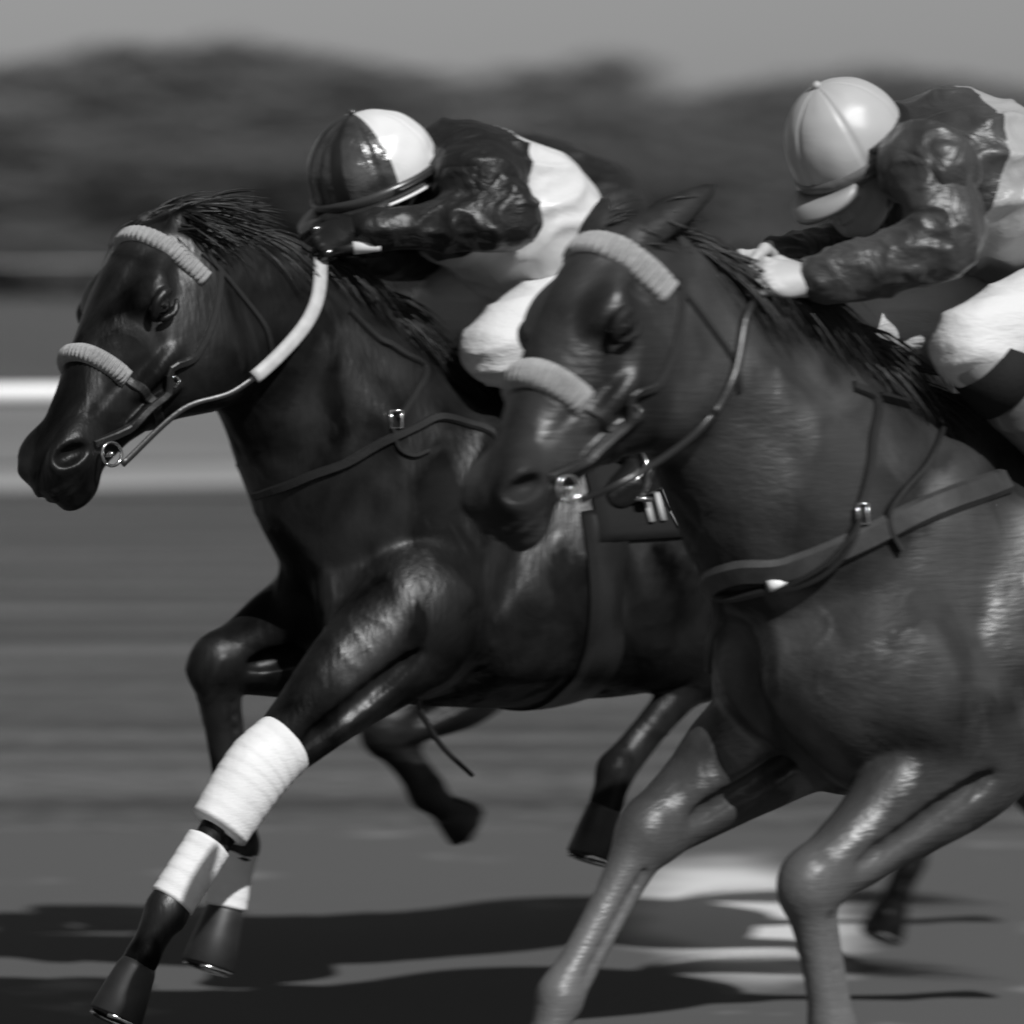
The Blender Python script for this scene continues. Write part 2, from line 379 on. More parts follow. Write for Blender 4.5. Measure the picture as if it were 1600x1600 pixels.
def horse(name, fr, sp, label, group, coat, hair, step=.009, fine=.0052):
    global BASE
    BASE = V(0, 0, 0)
    root = empty(name, fr.o, fr.rz); tag(root, label, 'horse', group)
    hp, hm = sp['poll'], sp['muzzle']; H = head_frame(hp, hm, sp.get('roll', 0)); Lx = sp.get('headlen', 1.06); Ls = sp.get('headscale', 1.24)
    def hd(s, u, v): return hp + H[0] * s * Lx + (H[1] * u + H[2] * v) * Ls
    F = Field(axis(-1.95, 1.62, step, (hp[0] - .12, 1.6), fine), axis(-.46, .46, min(step, .0075), (-.14, .16), fine if fine < .008 else step),
              axis(.0, 2.0, step, (hm[2] - .12, hp[2] + .2), fine))
    I3 = np.eye(3)
    # ---- trunk
    F.loft(V(0, 0, 0), I3, sp['trunk'], k=.05, e=2.15)
    for q in (-1, 1):
        F.ell((.24, q * .135, 1.15), (.15, .095, .31), np.array([unit((1, 0, .45)), (0, 1, 0), unit((-.45, 0, 1))]), k=.05)      # shoulder
        F.ell((.36, q * .10, 1.02), (.13, .105, .15), k=.05)                                                                   # breast
        F.ell((.05, q * .185, 1.03), (.17, .075, .15), k=.04)                                                                  # triceps
        F.ell((-1.05, q * .13, 1.26), (.32, .15, .25), k=.07)                                                                  # rump
        F.ell((-.35, q * .14, 1.12), (.42, .14, .26), k=.08)                                                                   # rib cage
    for c_, r_ in sp.get('extra', []): F.ell(c_, r_, k=.08)
    # grooves between the muscles
    for q in (-1, 1):
        F.chain([(.17, q * .262, 1.33), (.13, q * .268, 1.18), (.19, q * .272, 1.06), (.30, q * .25, .96)], [.009, .014, .014, .009], k=.035, op='sub')
        F.chain([(-.10, q * .272, 1.16), (-.12, q * .278, 1.02), (-.05, q * .27, .92)], [.007, .013, .007], k=.045, op='sub')
    F.chain([(.53, 0, 1.14), (.52, 0, 1.0), (.46, 0, .86)], [.014, .026, .018], k=.05, op='sub')                                   # between the pectorals
    # ---- neck
    N = sp['neck']
    for i in range(6 * (len(N) - 1)):
        t0, t1 = i / 6, (i + 1) / 6; P = spline([n[0] for n in N], 6 * (len(N) - 1) + 1); r = np.interp(np.arange(len(P)) / 6, range(len(N)), [n[1] for n in N])
        f = np.interp(t0, range(len(N)), [n[2] for n in N]); F.limb(P[i], P[i + 1], r[i], r[i + 1], k=.03, flat=f, n=YL)
    for q in (-1, 1):                                                                                                          # jugular groove, neck strap muscle
        a, b, c = N[0][0], N[1][0], N[2][0]; dn = V(-.3, 0, -1) * .07
        F.chain([a + dn * .5 + V(0, q * .085, 0), b + dn + V(0, q * .105, 0), c + dn * 1.2 + V(.05, q * .15, 0)], [.003, .004, .003], k=.03, op='sub')
        F.chain([a + V(0, q * .055, -.03), b + V(0, q * .07, .0), c + V(0, q * .10, .03)], [.045, .05, .06], k=.05)
    # ---- head
    st = [(-.05, .03, -.10, .055, .0), (0, .062, -.13, .074, .05), (.06, .083, -.19, .088, .10), (.12, .090, -.222, .096, .16), (.18, .088, -.225, .099, .2),
          (.24, .079, -.20, .094, .2), (.30, .066, -.158, .078, .15), (.36, .053, -.124, .066, .08), (.42, .037, -.104, .058, .02), (.48, .025, -.094, .055, -.02),
          (.53, .017, -.090, .057, .0), (.57, .006, -.084, .052, .05), (.60, -.014, -.072, .042, .0), (.615, -.030, -.06, .022, 0)]
    st = [(a * Lx, b * Ls, c * Ls, d * Ls, e) for a, b, c, d, e in st]
    F.loft(hp, H, st, k=.03, e=2.35)
    for q in (-1, 1):
        F.ell(hd(.15, q * .052, -.115), V(.105, .030, .095) * Ls, H, k=.02)                     # cheek
        F.chain([hd(.255, q * .083, -.045), hd(.31, q * .078, -.045), hd(.37, q * .064, -.043)], [.013, .012, .006], k=.018)   # facial crest
        F.ell(hd(.170, q * .072, .042), V(.055, .026, .022) * Ls, H, k=.03)                      # brow
        F.ell(hd(.207, q * .100, .019), V(.024, .022, .0135) * Ls, H, k=.008, op='sub')           # eye socket
        F.chain([hd(.175, q * .099, .024), hd(.195, q * .1055, .035), hd(.222, q * .103, .034), hd(.242, q * .095, .018)], [.002, .003, .003, .002], k=.016)
        F.chain([hd(.178, q * .099, .008), hd(.205, q * .103, .000), hd(.235, q * .097, .008)], [.003, .004, .003], k=.012)
        F.ell(hd(.115, q * .090, .035), V(.03, .014, .018) * Ls, H, k=.03, op='sub')               # hollow above the eye
        F.ell(hd(.537, q * .043, -.012), V(.048, .024, .030) * Ls, H, k=.03)                    # nostril wing
        nm = np.array([unit(H[0] + .55 * H[2]), H[1], unit(H[2] - .55 * H[0])])
        F.ell(hd(.556, q * .071, -.008), V(.036, .028, .017) * Ls, nm, k=.010, op='sub')
        F.chain([hd(.30, q * .08, -.02), hd(.38, q * .066, -.008), hd(.46, q * .062, -.004)], [.004, .006, .004], k=.014, op='sub')
        F.chain([hd(.30, q * .083, -.09), hd(.36, q * .071, -.075), hd(.43, q * .062, -.068)], [.007, .008, .006], k=.012)
    F.ell(hd(.555, 0, -.082), V(.042, .036, .026) * Ls, H, k=.018)                               # chin
    F.chain([hd(.625, -.01, -.052), hd(.60, .04, -.054), hd(.55, .06, -.058), hd(.49, .063, -.060)], [.006, .006, .006, .004], k=.006, op='sub')
    F.chain([hd(.625, .01, -.052), hd(.60, -.04, -.054), hd(.55, -.06, -.058), hd(.49, -.063, -.060)], [.006, .006, .006, .004], k=.006, op='sub')
    # ---- ears
    for q, tip in ((1, sp['ears'][0]), (-1, sp['ears'][1])):
        b = hd(.03, q * .052, .055); t = b + tip; mid = lerp(b, t, .45); e1 = unit(tip); sd = unit(np.cross(e1, H[0])); 
        F.chain([b, mid, t], [.023, .024, .005], k=.014, flat=.5, n=sd)
    # ---- legs
    def leg(j, kind, q):
        if kind == 'fore':
            el, kn, ft, ps = j[:4]
            sh = V(.30, q * .15, 1.05)
            F.chain([sh, lerp(sh, el, .5), el], [.11, .115, .105], k=.05, flat=.8, n=YL)
            P = [el, lerp(el, kn, .3), lerp(el, kn, .65), lerp(el, kn, .9), kn]; F.chain(P, [.118, .100, .068, .046, .043], k=.03, flat=.82, n=YL)
            dk_ = unit(unit(kn - el) + unit(ft - kn)); F.ell(kn, (.058, .040, .043), np.array([dk_, YL, np.cross(dk_, YL)]), k=.04)
            bk = unit(np.cross(unit(ft - kn), YL)); bk = bk if bk[0] < 0 or abs(bk[0]) < .2 else -bk
            P = [kn, lerp(kn, ft, .2), lerp(kn, ft, .5), lerp(kn, ft, .86), ft]; F.chain(P, [.041, .034, .029, .030, .037], k=.02, flat=.82, n=YL)
            bk = unit(np.cross(unit(ft - kn), YL)); bk = bk if bk[0] < 0 or abs(bk[0]) < .2 else -bk
            F.chain([lerp(kn, ft, .12) + bk * .022, lerp(kn, ft, .5) + bk * .024, lerp(kn, ft, .92) + bk * .022], [.016, .015, .016], k=.02)
            F.ell(ft, (.040, .036, .040), k=.015); F.ell(ft + bk * .022, (.026, .026, .030), k=.015)
            fb = unit(np.cross(unit(kn - el), YL)); fb = fb if fb[0] > 0 else -fb
            F.chain([lerp(el, kn, .12) + fb * .045, lerp(el, kn, .40) + fb * .045, lerp(el, kn, .72) + fb * .018], [.062, .055, .030], k=.03, flat=.9, n=YL)
            for q2 in (-1, 1):
                F.chain([lerp(el, kn, .15) + YL * q2 * .088 - fb * .01, lerp(el, kn, .45) + YL * q2 * .074 - fb * .012, lerp(el, kn, .8) + YL * q2 * .047 - fb * .008], [.004, .006, .003], k=.035, op='sub')
                F.chain([lerp(kn, ft, .2) + YL * q2 * .031 + bk * .012, lerp(kn, ft, .5) + YL * q2 * .028 + bk * .013, lerp(kn, ft, .85) + YL * q2 * .030 + bk * .012], [.005, .006, .005], k=.012, op='sub')
                F.ell(kn + YL * q2 * .026 - bk * .012 + dk_ * .012, (.018, .016, .020), k=.015); F.ell(kn + YL * q2 * .024 - bk * .010 - dk_ * .022, (.016, .014, .016), k=.012)
            F.ell(kn + bk * .034 , (.022, .020, .026), k=.015)
        else:
            stf, hk, ft, ps = j[:4]; hip = V(-1.08, q * .14, 1.2)
            F.chain([hip, lerp(hip, stf, .55), stf], [.20, .18, .13], k=.07, flat=.75, n=YL)
            F.chain([stf, lerp(stf, hk, .4), lerp(stf, hk, .8), hk], [.13, .092, .052, .046], k=.05, flat=.72, n=YL)
            d = unit(hk - stf); F.ell(hk, (.056, .044, .06), k=.02); F.limb(hk, hk + d * .05 + unit(hk - ft) * .045, .034, .022, k=.02)
            F.limb(lerp(stf, hk, .6), hk + unit(hk - ft) * .06, .02, .016, k=.02)
            P = [hk, lerp(hk, ft, .2), lerp(hk, ft, .6), ft]; F.chain(P, [.044, .036, .032, .038], k=.016, flat=.82, n=YL)
            F.ell(ft, (.042, .037, .042), k=.015)
        F.chain([ft, lerp(ft, ps, .55), ps], [.036, .029, .034], k=.012)
    for j, kind, q in sp['legs']: leg(j, kind, q)
    P, Q = F.skin(); P = relax(P, Q, 1, .5); Nn = vnormals(P, Q)
    # loose ripples of skin and veins over shoulder and chest
    dm = np.clip((1.2 - np.abs(P[:, 0] - .1)) * 1.2, 0, 1) * np.clip((P[:, 2] - .55) * 4, 0, 1)
    inhead = np.linalg.norm(P - (hp + hm) / 2, axis=1) < .40
    nz = noise(P * V(9, 9, 7) + noise(P * 5, 3)[:, None] * 2, 1) - .5
    rid = 1 - np.abs(2 * noise(P * V(9, 9, 12) + noise(P * 7, 5)[:, None] * 2.2, 2) - 1); rid = np.clip((rid - .92) / .08, 0, 1) * np.clip(noise(P * 6, 8) * 3 - 1.2, 0, 1)
    P = P + Nn * (np.where(inhead, .25, 1) * dm * (nz * .009) + np.where(inhead, .4, 1) * dm * rid * .0034)[:, None]
    body = mesh_np('body', P, Q, coat, root)
    bvh = bvh_of(body)
    # ---- eyes
    for q in (-1, 1):
        e = MB(); c = hd(.207, q * .0815, .019); r = .0198 * Ls
        for_ = 14; vs = []; Qs = []
        for i in range(for_ + 1):
            for j in range(18):
                a, b = math.pi * i / for_, 2 * math.pi * j / 18; vs.append(c + r * V(math.sin(a) * math.cos(b), math.sin(a) * math.sin(b), math.cos(a)))
        for i in range(for_):
            for j in range(18): Qs.append([i * 18 + j, (i + 1) * 18 + j, (i + 1) * 18 + (j + 1) % 18, i * 18 + (j + 1) % 18])
        e.add(vs, Qs).build('eye', M['eye'], root)
    # ---- hooves
    for j, kind, q in sp['legs']:
        ps, toe = j[3], j[4]; d = unit(toe - ps); mb = MB(); fw = unit(V(1, 0, 0) - d * d[0])
        a, b = ps - d * .008, toe
        mb.add(*sweep([a, lerp(a, b, .12), lerp(a, b, .5), b - d * .004, b], [.037, .042, .050, .058, .055], seg=18, flat=.92, n=YL)); ho_ = mb.build('hoof', M['hoof'], root); fx_ = unit(np.cross(YL, d)); sh_ = MB(); sh_.add(*sweep([b + d * .004 + fx_ * .050 * math.cos(t) + YL * .045 * math.sin(t) for t in np.linspace(-2.4, 2.4, 22)], .006, 6)); sh_.build('shoe', M['steel'], ho_)
    # ---- mane, forelock, tail
    rs = np.random.RandomState(5); roots = []; dirs = []
    def crest(x):
        h = bvh.ray_cast(Vector((x, rs.uniform(-.012, .012), 2.4)), Vector((0, 0, -1)))
        return V(*h[0]) if h[0] else None
    x1 = hp[0] - .02
    for i in range(sp.get('mane_n', 4200)):
        x = rs.uniform(.10, x1); c = crest(x)
        if c is None: continue
        roots.append(c - V(0, 0, .012)); pn = sp.get('mane_near', .55); side = rs.choice([-1, 1], p=[1 - pn, pn]); k = rs.rand()
        cl = math.sin(x * 40) * .25; dirs.append(unit(V(-1.0 - .5 * rs.rand(), side * (.25 + .6 * k) + cl, .42 - .45 * k + cl * .5)))
    if roots: strands(roots, dirs, sp.get('mane_len', .15), .0023, droop=1.9, curl=.13, seg=6, seed=2, wind=(-.6, 0, 0)).build('mane', hair, root)
    roots = []; dirs = []
    for i in range(sp.get('fore_n', 700)):
        s, u = rs.uniform(-.05, .055), rs.uniform(-.055, .055); o = hd(s, u, .3); h = bvh.ray_cast(Vector(o), Vector(-H[2]))
        if h[0] is None: continue
        roots.append(V(*h[0]) - H[2] * .008); kk = int((s + .06) * 90) * 7 + int((u + .06) * 70); jit = np.random.RandomState(kk).randn(3) * .22; fw = rs.rand() < .10 and s < .02; dirs.append(unit((H[0] * .55 + H[1] * (u * 9 + .5) + H[2] * .25 + V(-.2, 0, 0) if fw else V(-1, .15 + u * 5, .28)) + jit))
    strands(roots, dirs, sp.get('fore_len', .13), .0026, droop=.55, curl=.20, seg=6, seed=3, wind=sp.get('fore_wind', (-1.2, 0, .1))).build('forelock', hair, root)
    tb = V(-1.42, 0, 1.36); roots = [tb + V(.02, rs.uniform(-.03, .03), rs.uniform(-.03, .03)) for i in range(300)]
    strands(roots, [V(-1, rs.uniform(-.2, .2), .35) for _ in roots], .75, .006, droop=1.5, curl=.12, seg=6, seed=4).build('tail', hair, root)
    return dict(root=root, bvh=bvh, hd=hd, H=H, hp=hp, fr=fr, body=body)

def hring(h, s, v0, p0, p1, width, thick, ribs=0, n=60, off=.002, tilt=0.0, bulge=0.0, mb=None):
    """a band round the head at station s, between angles p0..p1 (0 = bridge of the nose, + = near side)"""
    pts = []; H = h['H']
    for ph in np.linspace(R(p0), R(p1), n):
        d = H[2] * math.cos(ph) + H[1] * math.sin(ph); c = h['hd'](s - tilt * (1 - math.cos(ph)), 0, v0)
        q = h['bvh'].ray_cast(Vector(c + d * .4), Vector(-d))[0]; pts.append(V(*q) if q else c + d * .08)
    return strap(h['bvh'], pts, width, thick, n=n * 3 if ribs else n, ribs=ribs, off=off, mb=mb, bulge=bulge)

def surf(h, u, v):
    """point of the horse's skin seen at photo pixel (u, v)"""
    fr = h['fr']; q = h['bvh'].ray_cast(Vector(fr.cam()), Vector(fr.ray(u, v)))[0]
    return V(*q) if q else fr.J(u, v, .2)

def bridle(h, nose_s, brow_s, bw, nw, sp_ribs=36):
    br = empty('bridle', (0, 0, 0)); br.parent = h['root']
    hring(h, brow_s, -.01, -98, 98, bw, .0085, ribs=sp_ribs, tilt=-.01, bulge=.001).build('browband', M['fleece'], br)
    hring(h, nose_s, -.02, -88, 88, nw, .0095, ribs=sp_ribs - 4, tilt=.0, bulge=.001).build('noseband', M['fleece'], br)
    hring(h, nose_s, -.03, 80, 280, .020, .003).build('chin_strap', M['leather'], br)
    hd = h['hd']
    for q in (-1, 1):
        ptsn = [hd(s, q * .14, v) for s, v in ((.02, -.02), (.12, -.055), (.25, -.075), (.38, -.068), (.485, -.058))]
        strap(h['bvh'], ptsn, .016, .003, n=40).build('cheek_strap', M['leather'], br)
        rg = MB(); c = hd(.497, q * .070, -.062); ring = [c + .024 * (math.cos(a) * h['H'][0] + math.sin(a) * h['H'][2]) + h['H'][1] * q * .004 for a in np.linspace(0, 2 * math.pi, 28)]
        rg.add(*sweep(ring, .0035, 8)); rg.add(*sweep([c + h['H'][1] * q * .006 , c - h['H'][1] * q * .05], .006, 8))
        rg.build('bit_ring', M['steel'], br)
        bk = MB(); c = hd(.30, q * .088, -.076); A, B = h['H'][0] * .010, h['H'][2] * .008
        bk.add(*sweep([c + A + B, c + A - B, c - A - B, c - A + B, c + A + B], .002, 6)); bk.build('buckle', M['steel'], br)
    for q in (-1, 1):
        strap(h['bvh'], [hd(.045, .13 * q, .02), hd(.05, .13 * q, -.06), hd(.07, .11 * q, -.14), hd(.10, .07 * q, -.20)], .012, .002, n=30).build('throat_lash', M['leather'], br)
    return br

def wrap(h, x0, x1, p0, p1, zc, off, nx=16, npx=40, mb=None, skew=0.0, thick=.004, flare=0.0):
    """a cloth lying over the trunk between x0..x1 and angles p0..p1 (0 = spine, + = near side)"""
    outer = []; inner = []
    for i in range(nx):
        for j in range(npx):
            ph = R(lerp(p0, p1, j / (npx - 1))); x = lerp(x0, x1, i / (nx - 1)) + skew * abs(math.sin(ph)) * (1 - math.cos(ph)) ; d = V(0, math.sin(ph), math.cos(ph)); c = V(x, 0, zc)
            hit = h['bvh'].ray_cast(Vector(c), Vector(d)); r_ = min(hit[3] if hit[0] else .28, .36 if abs(ph) < 1.4 else .33); q = c + d * r_
            outer.append(q + d * (off + thick + flare * abs(ph) ** 2)); inner.append(q + d * (off - .012))
    Q = []
    id_ = lambda i, j: i * npx + j
    n = nx * npx
    for i in range(nx - 1):
        for j in range(npx - 1):
            Q.append([id_(i, j), id_(i + 1, j), id_(i + 1, j + 1), id_(i, j + 1)]); Q.append([n + id_(i, j), n + id_(i, j + 1), n + id_(i + 1, j + 1), n + id_(i + 1, j)])
    for i in range(nx - 1):
        for j in (0, npx - 1): Q.append([id_(i, j), id_(i + 1, j), n + id_(i + 1, j), n + id_(i, j)])
    for j in range(npx - 1):
        for i in (0, nx - 1): Q.append([id_(i, j), id_(i, j + 1), n + id_(i, j + 1), n + id_(i, j)])
    mb = mb or MB(); mb.add(outer + inner, Q); return mb

def saddle(h, marks=False):
    sd = empty('saddle', (0, 0, 0)); sd.parent = h['root']
    wrap(h, -.60, -.06, -74, 74, 1.1, .006).build('saddle_cloth', M['cloth_black'], sd)
    wrap(h, -.55, -.16, -46, 46, 1.1, .020, thick=.012).build('seat_flap', M['leather'], sd)
    wrap(h, -.13, -.03, 60, 300, 1.1, .004, nx=4, npx=90, thick=.005).build('girth', M['leather'], sd)
    s = MB(); P = spline([(-.16, 0, 1.60), (-.25, 0, 1.545), (-.40, 0, 1.535), (-.55, 0, 1.60)], 12)
    z = [max(V(*h['bvh'].ray_cast(Vector((p[0], 0, 2.2)), Vector((0, 0, -1)))[0])[2], 1.3) + .03 + k for p, k in zip(P, np.interp(range(12), [0, 2, 7, 11], [.05, .02, .015, .05]))]
    s.add(*sweep([(p[0], 0, zz) for p, zz in zip(P, z)], [.03, .06, .085, .10, .11, .11, .11, .11, .105, .10, .08, .04], 16, flat=.32, n=(0, 0, 1))); s.build('seat', M['leather'], sd)
    return sd

def stirrup(h, foot, q, sd):
    """leather from the saddle to the iron under the ball of the foot"""
    top = V(-.33, q * .20, 1.36); iron = foot + V(0, 0, .0)
    mb = MB(); mb.add(*sweep(spline([top, lerp(top, iron, .5) + V(0, q * .02, 0), iron + V(0, 0, .11)], 12), .012, 8, flat=.2, n=YL)); a = mb.build('stirrup_leather', M['leather'], sd)
    mb = MB(); mb.add(*sweep([iron + V(0, q * (.0 + .058 * math.sin(t)), .055 - .055 * -math.cos(t)) for t in np.linspace(0, 2 * math.pi, 24)], .006, 8)); mb.add(*sweep([iron + V(0, -.055, 0), iron + V(0, .055, 0)], .016, 8, flat=.4, n=(0, 0, 1)))
    mb.build('stirrup_iron', M['steel'], sd)

def bandage(h, a, b, r0, r1, turns=8, rm=None):
    mb = MB(); a, b = np.asarray(a, float), np.asarray(b, float); n = turns * 6; P = [lerp(a, b, t) for t in np.linspace(0, 1, n)]
    rr = np.interp(np.linspace(0, 1, n), [0, .5, 1], [r0, rm if rm else (r0 + r1) / 2, r1]) + .0015 * ((np.arange(n) / 6.0) % 1)
    rr[0] = rr[-1] = rr[1] - .012; mb.add(*sweep(P, rr, 28, flat=.86, n=YL)); return mb.build('bandage', M['bandage'], h['root'])

# ------------------------------------------------------------------ riders
def fold(P, Q, amp, sc=(14, 14, 14), seed=11, sharp=1.0):
    N = vnormals(P, Q); sc = np.array(sc, float)
    wv = noise(P * 5, seed + 1)[:, None] * 2.2
    a = noise(P * sc + wv, seed); rid = 1 - np.abs(2 * a - 1); rid = rid ** (1 + sharp)
    b = noise(P * sc * .45 + wv * .5, seed + 2) - .5
    return P + N * (amp * (rid - .45) + amp * 1.3 * b)[:, None]

def jockey(fr, sp, label, group, mats, base_z=1.3):
    """sp: joints in the frame of the horse"""
    global BASE
    BASE = V(-.35, 0, base_z)
    root = empty('person', fr.o + fr.fx * BASE[0] + V(0, 0, base_z), fr.rz); tag(root, label, 'jockey', group)
    hc, f, u = sp['head'], unit(sp['face']), None; u = unit(sp['crown'] - f * (sp['crown'] @ f)); l = np.cross(u, f)
    neck, chest, waist, pelvis = sp['spine']
    arms, legs = sp['arms'], sp['legs']
    # ---- the body: one skin
    mb = MB(); pts = [neck, chest, waist, pelvis] + [p for a in arms + legs for p in a]
    lo = np.min(pts, 0) - .2; hi = np.max(pts + [hc], 0) + .2
    F = Field(axis(lo[0], hi[0], .010), axis(lo[1], hi[1], .010), axis(lo[2], hi[2], .010))
    def torso(F, g, k=.04):
        F.chain([neck, lerp(neck, chest, .7), chest, waist, pelvis], [.055 + g * .6, .088 + g, .105 + g, .095 + g, .115 + g], k=k, flat=1.38, n=YL)
        for q in (-1, 1): F.ell(arms[0 if q > 0 else 1][0], V(.062, .062, .062) + g * .8, k=.05)
    def thigh(F, lg, g, to=1.0, r2=.055, k=.04):
        F.chain([lg[0], lerp(lg[0], lg[1], .5), lerp(lg[0], lg[1], to)], [.095 + g, .080 + g, r2 + g], k=k)
    torso(F, 0)
    for a in arms: F.chain([a[0], lerp(a[0], a[1], .5), a[1]], [.050, .044, .037], k=.03); F.chain([a[1], lerp(a[1], a[2], .3), a[2]], [.038, .037, .025], k=.02)
    for g in legs:
        thigh(F, g, 0); F.chain([g[1], lerp(g[1], g[2], .3), g[2]], [.052, .054, .034], k=.03); F.chain([g[2], g[3]], [.034, .026], k=.02)
    F.limb(lerp(neck, chest, .15), hc - u * .04 - f * .03, .052, .050, k=.03)
    P, Q = F.skin(); mb.add(P, Q)
    G = Field(axis(hc[0] - .2, hc[0] + .2, .0045), axis(hc[1] - .16, hc[1] + .16, .0045), axis(hc[2] - .22, hc[2] + .2, .0045))
    Mh = np.array([f, l, u])
    def hp(a, b, c): return hc + f * a + l * b + u * c
    G.ell(hp(-.012, 0, .02), V(.100, .076, .098), Mh); G.ell(hp(.030, 0, -.052), V(.058, .054, .066), Mh, k=.03); G.ell(hp(.068, 0, -.105), V(.020, .022, .018), Mh, k=.02)
    G.chain([hp(.086, 0, .015), hp(.100, 0, -.02), hp(.106, 0, -.034)], [.009, .011, .013], k=.012)
    for q in (-1, 1):
        G.ell(hp(.080, q * .032, .008), V(.016, .018, .012), Mh, k=.012, op='sub'); G.chain([hp(.084, q * .012, .028), hp(.082, q * .05, .026)], [.008, .007], k=.012)
        G.ell(hp(.066, q * .046, -.026), V(.022, .02, .018), Mh, k=.02); G.ell(hp(.098, q * .012, -.036), V(.009, .008, .007), Mh, k=.006)
        G.ell(hp(-.008, q * .076, -.012), V(.016, .009, .031), Mh, k=.008); G.ell(hp(.0, q * .086, -.010), V(.009, .008, .018), Mh, k=.005, op='sub')
        G.ell(hp(.077, q * .031, .006), V(.0125, .0125, .0125), Mh, k=.001)
        G.chain([hp(.0, q * .055, -.055), hp(.035, q * .046, -.09), hp(.06, q * .018, -.112)], [.016, .015, .014], k=.02)
    G.chain([hp(.082, -.022, -.066), hp(.092, 0, -.064), hp(.082, .022, -.066)], [.005, .007, .005], k=.006)
    G.chain([hp(.080, -.020, -.078), hp(.089, 0, -.078), hp(.080, .020, -.078)], [.005, .008, .005], k=.006)
    G.chain([hp(.090, -.026, -.072), hp(.101, 0, -.0715), hp(.090, .026, -.072)], [.002, .003, .002], k=.003, op='sub')
    G.limb(hp(-.03, 0, -.05), neck, .052, .055, k=.03)
    P, Q = G.skin(); mb.add(P, Q)
    # hands: a fist closed on the rein, knuckles forward, thumb on top
    grips = []
    for (a, q) in zip(arms, (1, -1)):
        wr, hf = a[2], unit(a[3] - a[2]); n = unit(V(-.15, q, .55)); n = unit(n - hf * (n @ hf)); t = np.cross(hf, n); t = t if t[2] > 0 else -t
        G = Field(axis(wr[0] - .09, wr[0] + .15, .003), axis(wr[1] - .12, wr[1] + .12, .003), axis(wr[2] - .12, wr[2] + .12, .003))
        def h(x, y, z): return wr + hf * x + t * y + n * z
        G.limb(lerp(wr, a[1], .3), h(.0, 0, 0), .030, .025, k=.01); G.limb(h(-.005, 0, 0), h(.03, 0, 0), .027, .030, k=.02, flat=.7, n=n)
        G.ell(h(.052, .0, 0), V(.046, .040, .017), np.array([hf, t, n]), k=.015)
        for i in range(4):
            L = (.95, 1.06, 1.0, .82)[i]; y = .030 - i * .0195; x0 = .086 - (.004, 0, .003, .009)[i]
            pts_ = [h(x0 - .03, y * .9, .001), h(x0, y, .004), h(x0 + .024 * L, y, -.016), h(x0 + .014 * L, y, -.040 * L), h(x0 - .016 * L, y, -.042 * L)]
            for j in range(4): G.limb(pts_[j], pts_[j + 1], (.0095, .0108, .0095, .0088)[j], (.0108, .0095, .0088, .0072)[j], k=.0035)
        tp = [h(.012, .026, -.006), h(.045, .048, -.016), h(.072, .044, -.027), h(.095, .033, -.034)]
        for j in range(3): G.limb(tp[j], tp[j + 1], (.016, .012, .0105)[j], (.012, .0105, .008)[j], k=.006)
        P, Q = G.skin(); mb.add(P, Q); grips.append(h(.078, 0, -.024))
    bo = mb.build('body', [mats['skin'], mats.get('hand', mats['skin'])], root); nv = len(bo.data.polygons); cc = np.empty(nv * 3, np.float32); bo.data.polygons.foreach_get('center', cc); cc = cc.reshape(-1, 3) + BASE
    bo.data.polygons.foreach_set('material_index', (np.minimum(np.linalg.norm(cc - arms[0][2], axis=1), np.linalg.norm(cc - arms[1][2], axis=1)) < .16).astype(np.int32)); bo.data.update()
    # ---- silks
    F = Field(axis(lo[0], hi[0], .009), axis(lo[1], hi[1], .009), axis(lo[2], hi[2], .009)); torso(F, sp.get('loose', .030), .05)
    for e in sp.get('billow', []): F.ell(e[0], e[1], k=.06)
    # the hem: cut the far end off square to the spine
    ax_ = unit(sp['hem'][1]); c = sp['hem'][0]
    X, Y, Z = F.ax[0][:, None, None], F.ax[1][None, :, None], F.ax[2][None, None, :]
    pl = (X - c[0]) * ax_[0] + (Y - c[1]) * ax_[1] + (Z - c[2]) * ax_[2] + .010 * np.sin(Y * 38) * np.cos(X * 21)
    F.F = np.maximum(F.F, pl.astype(np.float32))
    P, Q = F.skin(); P = relax(P, Q, 1); P = fold(P, Q, .018, sp.get('foldsc', (8, 11, 11)), 21, 1.6); P = fold(P, Q, .005, (18, 20, 22), 31); P = relax(P, Q, 1, .4)
    yo = sp['yoke']; yn = unit(yo[1]); side = (P[Q].mean(1) - yo[0]) @ yn
    va = np.zeros(len(P), bool); vb = va.copy(); va[Q[side < 0].ravel()] = True; vb[Q[side >= 0].ravel()] = True; bo_ = va & vb
    P[bo_] -= ((P[bo_] - yo[0]) @ yn)[:, None] * yn
    o = mesh_np('silks', P, Q, [mats['yoke'], mats['torso']], root)
    o.data.polygons.foreach_set('material_index', (side < 0).astype(np.int32)); o.data.update()
    # ---- sleeves
    for a, q in zip(arms, (1, -1)):
        pts = a[:3]; l2 = np.min(pts, 0) - .12; h2 = np.max(pts, 0) + .12
        F = Field(axis(l2[0], h2[0], .0065), axis(l2[1], h2[1], .0065), axis(l2[2], h2[2], .0065))
        wr = lerp(a[1], a[2], .93)
        F.chain([lerp(a[0], neck, .12), a[0], lerp(a[0], a[1], .5), a[1]], [.060, .066, .063, .055], k=.03); F.chain([a[1], lerp(a[1], wr, .35), lerp(a[1], wr, .8), wr], [.055, .052, .040, .032], k=.03)
        P, Q = F.skin(); P = relax(P, Q, 1); P = fold(P, Q, .009, (12, 12, 16), 41 + q); P = fold(P, Q, .0085, (20, 20, 30), 51, 2.2); P = relax(P, Q, 1, .3)
        s = mesh_np('sleeve', P, Q, mats['sleeve'], root)
        cf = MB(); d = unit(a[2] - a[1]); cf.add(*sweep([wr - d * .012, wr + d * .0, wr + d * .016, wr + d * .030], [.034, .037, .035, .030], 18)); cf.build('cuff', mats['cuff'], root)
